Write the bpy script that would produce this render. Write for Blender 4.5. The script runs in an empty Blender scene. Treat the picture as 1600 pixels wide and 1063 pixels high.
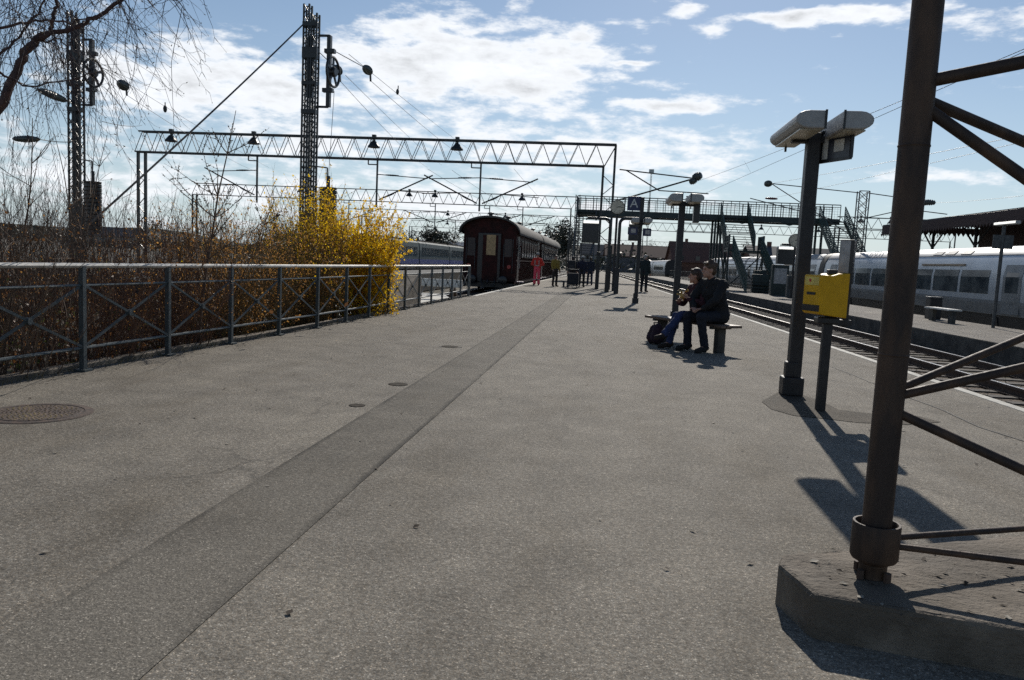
import bpy, bmesh, math, random
from mathutils import Vector, Matrix
random.seed(11)
S = bpy.context.scene
C = S.collection
PI = math.pi
V = Vector

# ---------------------------------------------------------------- camera geometry
EYE = 1.3                       # camera height above the platform, metres
FPX, CX, CY, ROLL = 1200.0, 800.0, 531.5, 0.047
_s, _c = math.sin(ROLL), math.cos(ROLL)
_u = (952.0 - CX) / FPX; _v = (CY - 415.0) / FPX
PITCH = math.atan(_u * _s + _v * _c)
YAW = math.atan2(_u * _c - _v * _s, math.cos(PITCH) + (_u * _s + _v * _c) * math.sin(PITCH))
RA = math.radians(-2.2115)      # the tracks on the right run 2.2 degrees off the platform axis (+Y)

def ray(x, y):
    u = (x - CX) / FPX; v = (CY - y) / FPX
    u0 = u * _c - v * _s; v0 = u * _s + v * _c
    fy = math.cos(PITCH) + v0 * math.sin(PITCH); fz = -math.sin(PITCH) + v0 * math.cos(PITCH)
    return V((u0 * math.cos(YAW) - fy * math.sin(YAW), u0 * math.sin(YAW) + fy * math.cos(YAW), fz))
def gp(x, y, z=0.0):            # survey point on a level plane
    d = ray(x, y); t = (z - EYE) / d.z
    return V((d.x * t, d.y * t, z))
def at(x, y, Y):                # survey point at a distance Y down the platform
    d = ray(x, y); t = Y / d.y
    return V((d.x * t, Y, EYE + d.z * t))
def trk(lat, along, z=0.0):     # coordinates of the tracks on the right
    return V((lat * math.cos(RA) + along * math.sin(RA), -lat * math.sin(RA) + along * math.cos(RA), z))
def tang(px, py, lat, z=None):
    d = ray(px, py)
    l = d.x * math.cos(RA) - d.y * math.sin(RA)
    t = lat / l
    return V((d.x * t, d.y * t, EYE + d.z * t))

# ---------------------------------------------------------------- mesh builder
class MB:
    def __init__(s): s.v = []; s.f = []; s.m = []
    def add(s, vs, fs, m=0):
        n = len(s.v); s.v += [tuple(p) for p in vs]
        for f in fs: s.f.append(tuple(n + i for i in f)); s.m.append(m)
    def box(s, c, sz, rz=0.0, R=None, m=0):
        c = V(c); hx, hy, hz = sz[0] / 2, sz[1] / 2, sz[2] / 2
        M = R if R is not None else Matrix.Rotation(rz, 3, 'Z')
        vs = [c + M @ V((x * hx, y * hy, z * hz)) for z in (-1, 1) for x, y in ((-1, -1), (1, -1), (1, 1), (-1, 1))]
        s.add(vs, [(3, 2, 1, 0), (4, 5, 6, 7), (0, 1, 5, 4), (1, 2, 6, 5), (2, 3, 7, 6), (3, 0, 4, 7)], m)
    def bar(s, p, q, w, h, up=(0, 0, 1), m=0):
        p, q = V(p), V(q); d = (q - p).normalized(); up = V(up)
        if abs(d.dot(up)) > 0.99: up = V((0, 1, 0))
        x = d.cross(up).normalized(); z = x.cross(d)
        vs = [e + x * a * w / 2 + z * b * h / 2 for e in (p, q) for a, b in ((-1, -1), (1, -1), (1, 1), (-1, 1))]
        s.add(vs, [(0, 1, 2, 3), (7, 6, 5, 4), (4, 5, 1, 0), (5, 6, 2, 1), (6, 7, 3, 2), (7, 4, 0, 3)], m)
    def path(s, pts, rad, n=6, cap=True, m=0):
        pts = [V(p) for p in pts]; k = len(pts)
        if not isinstance(rad, (list, tuple)): rad = [rad] * k
        d = (pts[1] - pts[0]).normalized()
        x = d.orthogonal().normalized(); vs = []
        for i in range(k):
            if i == 0: t = pts[1] - pts[0]
            elif i == k - 1: t = pts[i] - pts[i - 1]
            else: t = pts[i + 1] - pts[i - 1]
            t = t.normalized() if t.length > 1e-9 else d
            x = (x - t * x.dot(t))
            x = x.normalized() if x.length > 1e-6 else t.orthogonal().normalized()
            y = t.cross(x)
            for j in range(n):
                a = 2 * PI * j / n
                vs.append(pts[i] + (x * math.cos(a) + y * math.sin(a)) * rad[i])
        fs = [(i * n + j, i * n + (j + 1) % n, (i + 1) * n + (j + 1) % n, (i + 1) * n + j) for i in range(k - 1) for j in range(n)]
        if cap:
            fs.append(tuple(range(n - 1, -1, -1))); fs.append(tuple((k - 1) * n + j for j in range(n)))
        s.add(vs, fs, m)
    def tube(s, p, q, r, r2=None, n=8, m=0):
        s.path([p, q], [r, r if r2 is None else r2], n, True, m)
    def lathe(s, prof, c, n=20, axis=(0, 0, 1), m=0, closed=False):
        c = V(c); Q = V((0, 0, 1)).rotation_difference(V(axis)).to_matrix()
        k = len(prof)
        vs = [c + Q @ V((r * math.cos(2 * PI * j / n), r * math.sin(2 * PI * j / n), z)) for r, z in prof for j in range(n)]
        fs = [(i * n + j, i * n + (j + 1) % n, (i + 1) * n + (j + 1) % n, (i + 1) * n + j) for i in range(k - 1) for j in range(n)]
        if closed:
            fs += [((k - 1) * n + j, (k - 1) * n + (j + 1) % n, (j + 1) % n, j) for j in range(n)]
        else:
            fs.append(tuple(range(n - 1, -1, -1))); fs.append(tuple((k - 1) * n + j for j in range(n)))
        s.add(vs, fs, m)
    def prism(s, poly, vec, m=0):          # poly: 3D points, extruded along vec
        poly = [V(p) for p in poly]; vec = V(vec); n = len(poly)
        nrm = V((0, 0, 0))
        for i in range(n): nrm += poly[i].cross(poly[(i + 1) % n])
        if nrm.dot(vec) > 0: poly = poly[::-1]
        vs = poly + [p + vec for p in poly]
        fs = [tuple(range(n)), tuple(range(2 * n - 1, n - 1, -1))]
        fs += [((i + 1) % n, i, n + i, n + (i + 1) % n) for i in range(n)]
        s.add(vs, fs, m)
    def face(s, pts, m=0): s.add(pts, [tuple(range(len(pts)))], m)
    def ball(s, c, r, n=10, k=7, R=None, m=0):
        c = V(c)
        if not isinstance(r, (list, tuple)): r = (r, r, r)
        M = R if R is not None else Matrix.Identity(3)
        vs = [c + M @ V((0, 0, -r[2]))]
        for i in range(1, k):
            t = -PI / 2 + PI * i / k
            for j in range(n):
                a = 2 * PI * j / n
                vs.append(c + M @ V((r[0] * math.cos(t) * math.cos(a), r[1] * math.cos(t) * math.sin(a), r[2] * math.sin(t))))
        vs.append(c + M @ V((0, 0, r[2])))
        fs = [(0, 1 + (j + 1) % n, 1 + j) for j in range(n)]
        for i in range(k - 2):
            for j in range(n):
                a = 1 + i * n; b = a + n
                fs.append((a + j, a + (j + 1) % n, b + (j + 1) % n, b + j))
        L = len(vs) - 1; a = 1 + (k - 2) * n
        fs += [(a + j, a + (j + 1) % n, L) for j in range(n)]
        s.add(vs, fs, m)
    def caps(s, p, q, r0, r1, n=10):       # tapered capsule
        s.path([p, q], [r0, r1], n); s.ball(p, r0, n); s.ball(q, r1, n)
    def build(s, name, mat, parent=None, loc=None, smooth=False, bevel=0.0):
        o0 = world_of(parent) if parent is not None else (V(loc) if loc is not None else V((0, 0, 0)))
        me = bpy.data.meshes.new(name)
        me.from_pydata([(p[0] - o0.x, p[1] - o0.y, p[2] - o0.z) for p in s.v], [], s.f)
        mats = mat if isinstance(mat, (list, tuple)) else [mat]
        for mm in mats: me.materials.append(mm)
        if len(mats) > 1: me.polygons.foreach_set('material_index', s.m)
        if smooth:
            me.polygons.foreach_set('use_smooth', [True] * len(me.polygons))
            try: me.set_sharp_from_angle(angle=math.radians(40))
            except Exception: pass
        o = bpy.data.objects.new(name, me); C.objects.link(o)
        if parent is not None: o.parent = parent
        elif loc is not None: o.location = loc
        if bevel:
            b = o.modifiers.new('bevel', 'BEVEL'); b.width = bevel; b.segments = 2; b.limit_method = 'ANGLE'
        return o

def world_of(o):
    p = V(o.location)
    while o.parent is not None: o = o.parent; p = p + V(o.location)
    return p
def tag(o, label, cat, group=None):
    o['label'] = label; o['category'] = cat
    if group: o['group'] = group
    return o
def kind(o, k): o['kind'] = k; return o
def thing(name, loc, label, cat, group=None):
    o = bpy.data.objects.new(name, None); C.objects.link(o)
    o.location = loc; o.empty_display_size = 0.2
    return tag(o, label, cat, group)
def dup(o, delta=(0, 0, 0), label=None, parent=None):
    c = o.copy(); C.objects.link(c)
    if parent is not None: c.parent = parent
    else: c.location = V(o.location) + V(delta)
    if label: c['label'] = label
    for ch in list(o.children): dup(ch, parent=c)
    return c
def text(body, size, mat, parent, M, depth=0.004, name='lettering'):
    cu = bpy.data.curves.new(name, 'FONT'); cu.body = body; cu.size = size; cu.extrude = depth
    cu.align_x = 'CENTER'; cu.align_y = 'CENTER'
    t = bpy.data.objects.new(name, cu); C.objects.link(t)
    me = bpy.data.meshes.new_from_object(t.evaluated_get(bpy.context.evaluated_depsgraph_get()))
    bpy.data.objects.remove(t)
    me.transform(Matrix.Translation(-world_of(parent)) @ M); me.materials.clear(); me.materials.append(mat)
    o = bpy.data.objects.new(name, me); C.objects.link(o); o.parent = parent
    return o

# ---------------------------------------------------------------- materials
def nd(nt, typ, **kw):
    n = nt.nodes.new(typ)
    for k, v in kw.items():
        if k in n.inputs.keys(): n.inputs[k].default_value = v
        else: setattr(n, k, v)
    return n
def newmat(name):
    m = bpy.data.materials.new(name); m.use_nodes = True
    nt = m.node_tree
    return m, nt, nt.nodes['Principled BSDF']
def ramp(nt, src, stops):
    r = nt.nodes.new('ShaderNodeValToRGB'); nt.links.new(src, r.inputs[0])
    e = r.color_ramp.elements
    while len(e) < len(stops): e.new(0.5)
    for i, (p, c) in enumerate(stops):
        e[i].position = p; e[i].color = (c[0], c[1], c[2], 1) if hasattr(c, '__len__') else (c, c, c, 1)
    return r.outputs[0]
def mixc(nt, fac, a, b, typ='MIX'):
    n = nt.nodes.new('ShaderNodeMix'); n.data_type = 'RGBA'; n.blend_type = typ
    for sock, val in ((n.inputs[0], fac), (n.inputs[6], a), (n.inputs[7], b)):
        if hasattr(val, 'is_linked'): nt.links.new(val, sock)
        elif isinstance(val, (int, float)): sock.default_value = val
        else: sock.default_value = (val[0], val[1], val[2], 1)
    return n.outputs[2]
def noise(nt, vec, scale, detail=4, rough=0.55, out=0):
    n = nd(nt, 'ShaderNodeTexNoise'); n.inputs['Scale'].default_value = scale
    n.inputs['Detail'].default_value = detail; n.inputs['Roughness'].default_value = rough
    nt.links.new(vec, n.inputs['Vector']); return n.outputs[out]
def mapping(nt, vec, sc=(1, 1, 1), rot=(0, 0, 0), loc=(0, 0, 0)):
    n = nt.nodes.new('ShaderNodeMapping'); n.inputs['Scale'].default_value = sc
    n.inputs['Rotation'].default_value = rot; n.inputs['Location'].default_value = loc
    nt.links.new(vec, n.inputs['Vector']); return n.outputs[0]
def coord(nt, k='Object'): return nt.nodes.new('ShaderNodeTexCoord').outputs[k]
def bump(nt, b, h, strength, dist=0.01):
    n = nt.nodes.new('ShaderNodeBump'); n.inputs['Strength'].default_value = strength; n.inputs['Distance'].default_value = dist
    nt.links.new(h, n.inputs['Height']); nt.links.new(n.outputs[0], b.inputs['Normal'])
def mat(name, col, rough=0.6, metal=0.0, var=0.25, scale=6.0, col2=None, bmp=0.0, bscale=60, stretch=(1, 1, 1), spec=None, patch=(0.42, 0.62)):
    m, nt, b = newmat(name)
    vec = mapping(nt, coord(nt), stretch)
    c2 = col2 if col2 is not None else tuple(x * (1 - var) for x in col)
    f = noise(nt, vec, scale, 6, 0.6)
    nt.links.new(ramp(nt, f, [(patch[0], c2), (patch[1], col)]), b.inputs['Base Color'])
    r = nt.nodes.new('ShaderNodeMapRange'); nt.links.new(noise(nt, vec, scale * 2.7, 3), r.inputs[0])
    r.inputs[3].default_value = max(0.05, rough - 0.12); r.inputs[4].default_value = min(1, rough + 0.12)
    nt.links.new(r.outputs[0], b.inputs['Roughness'])
    b.inputs['Metallic'].default_value = metal
    if spec is not None: b.inputs['Specular IOR Level'].default_value = spec
    if bmp: bump(nt, b, noise(nt, vec, bscale, 4), bmp)
    return m

M_ = {}
M_['steel_dark'] = mat('dark_green_painted_steel', (0.022, 0.026, 0.026), 0.42, 0, 0.4, 9, (0.012, 0.013, 0.013), 0.1)
M_['pole'] = mat('black_painted_pole', (0.019, 0.017, 0.018), 0.5, 0, 0.4, 12, (0.010, 0.009, 0.010))
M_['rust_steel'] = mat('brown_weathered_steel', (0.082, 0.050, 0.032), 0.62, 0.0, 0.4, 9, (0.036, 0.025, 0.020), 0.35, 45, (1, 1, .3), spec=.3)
M_['galv'] = mat('galvanised_steel', (0.35, 0.36, 0.36), 0.42, 0.7, 0.3, 14)
M_['galv_dark'] = mat('weathered_galvanised_steel', (0.085, 0.09, 0.092), 0.55, 0.3, 0.4, 8)
M_['rail_paint'] = mat('blue_green_railing_paint', (0.046, 0.062, 0.068), 0.5, 0.0, 0.35, 11, (0.055, 0.042, 0.034), 0.3, 60, patch=(0.33, 0.40))
M_['rail_top'] = mat('worn_bright_handrail', (0.52, 0.50, 0.46), 0.42, 0.35, 0.3, 11)
M_['lamp_shell'] = mat('grey_plastic_lamp_housing', (0.36, 0.36, 0.35), 0.45, 0, 0.2, 7)
M_['lamp_diff'] = mat('yellowed_lamp_diffuser', (0.50, 0.47, 0.38), 0.35, 0, 0.2, 5)
M_['insul'] = mat('grey_green_insulator', (0.075, 0.085, 0.075), 0.3, 0, 0.3, 8)
M_['wire'] = mat('dull_copper_wire', (0.06, 0.055, 0.05), 0.5, 0.4, 0.2, 8)
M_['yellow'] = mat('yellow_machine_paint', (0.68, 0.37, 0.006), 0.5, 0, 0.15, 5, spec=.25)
M_['grey_panel'] = mat('grey_notice_panel', (0.40, 0.40, 0.40), 0.35, 0, 0.35, 7)
M_['white'] = mat('white_paper', (0.75, 0.75, 0.72), 0.6, 0, 0.08, 8)
M_['white_dirty'] = mat('dirty_white_paint', (0.62, 0.62, 0.58), 0.5, 0, 0.3, 6)
M_['black'] = mat('black_plastic', (0.012, 0.012, 0.014), 0.35, 0, 0.2, 9)
M_['sign_blue'] = mat('dark_blue_sign_enamel', (0.012, 0.018, 0.075), 0.4, 0, 0.2, 6)
M_['red'] = mat('red_print', (0.5, 0.03, 0.02), 0.5, 0, 0.2, 6)
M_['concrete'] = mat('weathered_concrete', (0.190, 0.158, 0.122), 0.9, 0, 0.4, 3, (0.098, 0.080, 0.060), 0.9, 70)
M_['concrete_light'] = mat('pale_concrete_coping', (0.52, 0.50, 0.44), 0.8, 0, 0.3, 5, None, 0.3, 60)
M_['concrete_dark'] = mat('dark_stained_concrete', (0.075, 0.072, 0.065), 0.9, 0, 0.5, 2.2, (0.03, 0.03, 0.028), 0.4, 30)
M_['wood_dark'] = mat('dark_wood_slat', (0.16, 0.11, 0.08), 0.6, 0, 0.4, 5, None, 0.2, 50, (1, 8, 8))
M_['rail_steel'] = mat('rail_side_rust', (0.09, 0.055, 0.038), 0.75, 0.1, 0.4, 8)
M_['rail_head'] = mat('polished_rail_head', (0.62, 0.60, 0.58), 0.28, 0.9, 0.15, 8)
M_['sleeper'] = mat('old_sleeper', (0.07, 0.058, 0.048), 0.9, 0, 0.4, 6)
M_['soil'] = mat('dark_leafy_soil', (0.062, 0.047, 0.030), 0.95, 0, 0.5, 9, (0.03, 0.022, 0.014), 0.6, 40)
M_['roof_tile'] = mat('brown_roof_tiles', (0.13, 0.062, 0.045), 0.8, 0, 0.35, 3)
M_['brick'] = mat('red_brown_brick', (0.16, 0.075, 0.05), 0.85, 0, 0.35, 3)
M_['plaster'] = mat('pale_house_plaster', (0.32, 0.30, 0.27), 0.85, 0, 0.25, 2)
M_['plaster_grey'] = mat('grey_house_plaster', (0.16, 0.16, 0.165), 0.85, 0, 0.25, 2)
M_['glass'] = mat('dark_window_glass', (0.016, 0.020, 0.024), 0.08, 0, 0.2, 2)
M_['bark_birch'] = mat('reddish_birch_bark', (0.115, 0.060, 0.048), 0.7, 0, 0.5, 14, (0.05, 0.026, 0.024), 0.3, 70)
M_['twig_birch'] = mat('purple_brown_twig', (0.060, 0.036, 0.036), 0.75, 0, 0.4, 20)
M_['twig_brown'] = mat('brown_shrub_stem', (0.165, 0.105, 0.062), 0.8, 0, 0.5, 5, (0.085, 0.058, 0.040))
M_['twig_red'] = mat('russet_shrub_stem', (0.170, 0.080, 0.042), 0.8, 0, 0.5, 5, (0.085, 0.043, 0.026))
M_['twig_forsy'] = mat('olive_brown_forsythia_stem', (0.20, 0.125, 0.040), 0.8, 0, 0.4, 6)
M_['fence_wire'] = M_['galv_dark']
def leafmat(name, col, col2, trans=0.4, sc=9):
    m, nt, b = newmat(name)
    vec = coord(nt)
    c = ramp(nt, noise(nt, vec, sc, 3), [(0.38, col2), (0.62, col)])
    nt.links.new(c, b.inputs['Base Color']); b.inputs['Roughness'].default_value = 0.55
    tr = nt.nodes.new('ShaderNodeBsdfTranslucent'); nt.links.new(c, tr.inputs[0])
    mx = nt.nodes.new('ShaderNodeMixShader'); mx.inputs[0].default_value = trans
    nt.links.new(b.outputs[0], mx.inputs[1]); nt.links.new(tr.outputs[0], mx.inputs[2])
    nt.links.new(mx.outputs[0], nt.nodes['Material Output'].inputs[0])
    return m
M_['petal'] = leafmat('yellow_forsythia_petal', (0.88, 0.62, 0.020), (0.74, 0.44, 0.015), 0.62)
M_['leaf_dry'] = leafmat('dry_russet_leaf', (0.20, 0.090, 0.032), (0.10, 0.055, 0.027), 0.45)
M_['leaf_green'] = leafmat('young_green_leaf', (0.11, 0.13, 0.03), (0.06, 0.08, 0.022), 0.5)
M_['gold_bud'] = leafmat('golden_brown_bud_scale', (0.52, 0.28, 0.075), (0.30, 0.145, 0.05), 0.62)
M_['bud'] = leafmat('budding_catkin', (0.10, 0.085, 0.045), (0.06, 0.045, 0.03), 0.3)
M_['evergreen'] = leafmat('far_tree_foliage', (0.035, 0.042, 0.028), (0.022, 0.026, 0.020), 0.2, 0.4)
# ---------------------------------------------------------------- camera
cam = bpy.data.cameras.new('camera'); co = bpy.data.objects.new('camera', cam); C.objects.link(co)
Fv = ray(CX, CY); Rv = ray(CX + FPX, CY) - Fv; Uv = ray(CX, CY - FPX) - Fv
Fv.normalize(); Rv.normalize(); Uv.normalize()
co.matrix_world = Matrix(((Rv.x, Uv.x, -Fv.x, 0), (Rv.y, Uv.y, -Fv.y, 0), (Rv.z, Uv.z, -Fv.z, EYE), (0, 0, 0, 1)))
cam.sensor_width = 36; cam.lens = 36 * FPX / 1600; cam.clip_start = 0.05; cam.clip_end = 6000
S.camera = co

# ---------------------------------------------------------------- light
SUN_AZ, SUN_EL = math.radians(6.3), math.radians(33.6)
sl = bpy.data.lights.new('sun', 'SUN'); sl.energy = 4.4; sl.angle = math.radians(0.53); sl.color = (1.0, 0.94, 0.85)
so = bpy.data.objects.new('sun', sl); C.objects.link(so)
sd = V((math.sin(SUN_AZ) * math.cos(SUN_EL), math.cos(SUN_AZ) * math.cos(SUN_EL), math.sin(SUN_EL)))
so.rotation_euler = (-sd).to_track_quat('-Z', 'Y').to_euler(); so.location = sd * 50

# ---------------------------------------------------------------- sky with clouds
W = bpy.data.worlds.new('World'); S.world = W; W.use_nodes = True
nt = W.node_tree; bg = nt.nodes['Background']
sky = nt.nodes.new('ShaderNodeTexSky'); sky.sky_type = 'NISHITA'; sky.sun_disc = False
sky.sun_elevation = SUN_EL; sky.sun_rotation = SUN_AZ
sky.air_density = 1.0; sky.dust_density = 0.15; sky.ozone_density = 2.2; sky.altitude = 0
def math_n(op, a, b=None, c=None, clamp=False):
    n = nt.nodes.new('ShaderNodeMath'); n.operation = op; n.use_clamp = clamp
    for i, x in enumerate((a, b, c)):
        if x is None: continue
        if hasattr(x, 'is_linked'): nt.links.new(x, n.inputs[i])
        else: n.inputs[i].default_value = x
    return n.outputs[0]
gen = coord(nt, 'Generated')
sep = nt.nodes.new('ShaderNodeSeparateXYZ'); nt.links.new(gen, sep.inputs[0])
az = math_n('ARCTAN2', sep.outputs[0], sep.outputs[1])
el = math_n('ARCSINE', sep.outputs[2])
cmb = nt.nodes.new('ShaderNodeCombineXYZ')
nt.links.new(math_n('MULTIPLY', az, 5.0), cmb.inputs[0]); nt.links.new(math_n('MULTIPLY', el, 12.0), cmb.inputs[1])
cv = cmb.outputs[0]
def azel(px, py):
    d = ray(px, py).normalized(); return math.atan2(d.x, d.y), math.asin(d.z)
# cloud banks: centre in the survey frame, half-sizes in radians, weight
BANKS = [(680, 70, .10, .035, .30), (800, 110, .13, .05, .34), (640, 110, .12, .045, .30), (860, 55, .07, .02, .25), (340, 130, .20, .04, .30),
         (700, 5, .05, .012, .22), (1040, 165, .08, .010, .34), (1130, 45, .035, .012, .27), (1270, 26, .11, .009, .36), (960, 240, .16, .04, .26),
         (520, 200, .30, .05, .20), (780, 190, .22, .05, .20), (1560, 40, .06, .02, .22), (985, 98, .03, .004, .25), (1470, 275, .10, .008, .2),
         (60, 120, .10, .02, .16), (370, 75, .04, .01, .22), (1080, 15, .02, .01, .25)]
tot = None
warp = noise(nt, cv, 1.6, 3)
azw = math_n('ADD', az, math_n('MULTIPLY', math_n('SUBTRACT', warp, 0.5), 0.05))
elw = math_n('ADD', el, math_n('MULTIPLY', math_n('SUBTRACT', noise(nt, cv, 2.3, 3), 0.5), 0.025))
for px, py, ra, re, w in BANKS:
    a0, e0 = azel(px, py)
    dx = math_n('MULTIPLY', math_n('SUBTRACT', azw, a0), 1 / ra); dy = math_n('MULTIPLY', math_n('SUBTRACT', elw, e0), 1 / re)
    r2 = math_n('ADD', math_n('MULTIPLY', dx, dx), math_n('MULTIPLY', dy, dy))
    g = math_n('MULTIPLY', math_n('EXPONENT', math_n('MULTIPLY', r2, -0.8)), w)
    tot = g if tot is None else math_n('MAXIMUM', tot, g)
# a broken sheet low over the horizon, thinner towards the right
low = math_n('MULTIPLY', math_n('SUBTRACT', 1.0, math_n('MULTIPLY', math_n('ABSOLUTE', math_n('SUBTRACT', el, 0.075)), 10.0), None, True), 0.2)
lowm = nt.nodes.new('ShaderNodeMapRange'); nt.links.new(az, lowm.inputs[0])
lowm.inputs[1].default_value = 0.0; lowm.inputs[2].default_value = 0.22; lowm.inputs[3].default_value = 1.0; lowm.inputs[4].default_value = 0.1
tot = math_n('MAXIMUM', tot, math_n('MULTIPLY', low, lowm.outputs[0]))
n1 = noise(nt, cv, 2.2, 10, 0.60)
n2 = noise(nt, mapping(nt, cv, (1, 1.3, 1), (0, 0, 0.1), (3, 1, 0)), 5.0, 8, 0.6)
f = math_n('ADD', math_n('ADD', math_n('MULTIPLY', n1, 0.62), math_n('MULTIPLY', n2, 0.38)), tot)
dens = nt.nodes.new('ShaderNodeMapRange'); dens.interpolation_type = 'SMOOTHSTEP'; nt.links.new(f, dens.inputs[0])
dens.inputs[1].default_value = 0.585; dens.inputs[2].default_value = 0.75
core = nt.nodes.new('ShaderNodeMapRange'); nt.links.new(noise(nt, mapping(nt, cv, (1, 1, 1), (0, 0, 0), (7.3, -.35, 0)), 2.6, 7, 0.6), core.inputs[0])
core.inputs[1].default_value = 0.40; core.inputs[2].default_value = 0.62; core.inputs[3].default_value = 0.62; core.inputs[4].default_value = 1.12
thick = nt.nodes.new('ShaderNodeMapRange'); nt.links.new(f, thick.inputs[0])
thick.inputs[1].default_value = 0.72; thick.inputs[2].default_value = 0.95; thick.inputs[3].default_value = 1.05
nt.links.new(core.outputs[0], thick.inputs[4])
SKY_S = 0.08
cl_col = mixc(nt, 1.0, (0.90, 0.93, 0.97), thick.outputs[0], 'MULTIPLY')
cs = nt.nodes.new('ShaderNodeVectorMath'); cs.operation = 'SCALE'; nt.links.new(cl_col, cs.inputs[0]); cs.inputs['Scale'].default_value = 1.02 / SKY_S
# thin white veil close to the horizon
veil = math_n('MULTIPLY', math_n('EXPONENT', math_n('MULTIPLY', math_n('MAXIMUM', el, 0.0), -7.0)), 0.85)
vcol = nt.nodes.new('ShaderNodeVectorMath'); vcol.operation = 'SCALE'; vcol.inputs[0].default_value = (0.62, 0.75, 0.86); vcol.inputs['Scale'].default_value = 0.9 / SKY_S
skyv = mixc(nt, veil, sky.outputs[0], vcol.outputs[0])
nt.links.new(mixc(nt, dens.outputs[0], skyv, cs.outputs[0]), bg.inputs[0])
bg.inputs[1].default_value = SKY_S
S.view_settings.view_transform = 'Standard'; S.view_settings.look = 'None'; S.view_settings.gamma = 1
S.view_settings.exposure = 0.0
S.cycles.use_denoising = False

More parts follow.
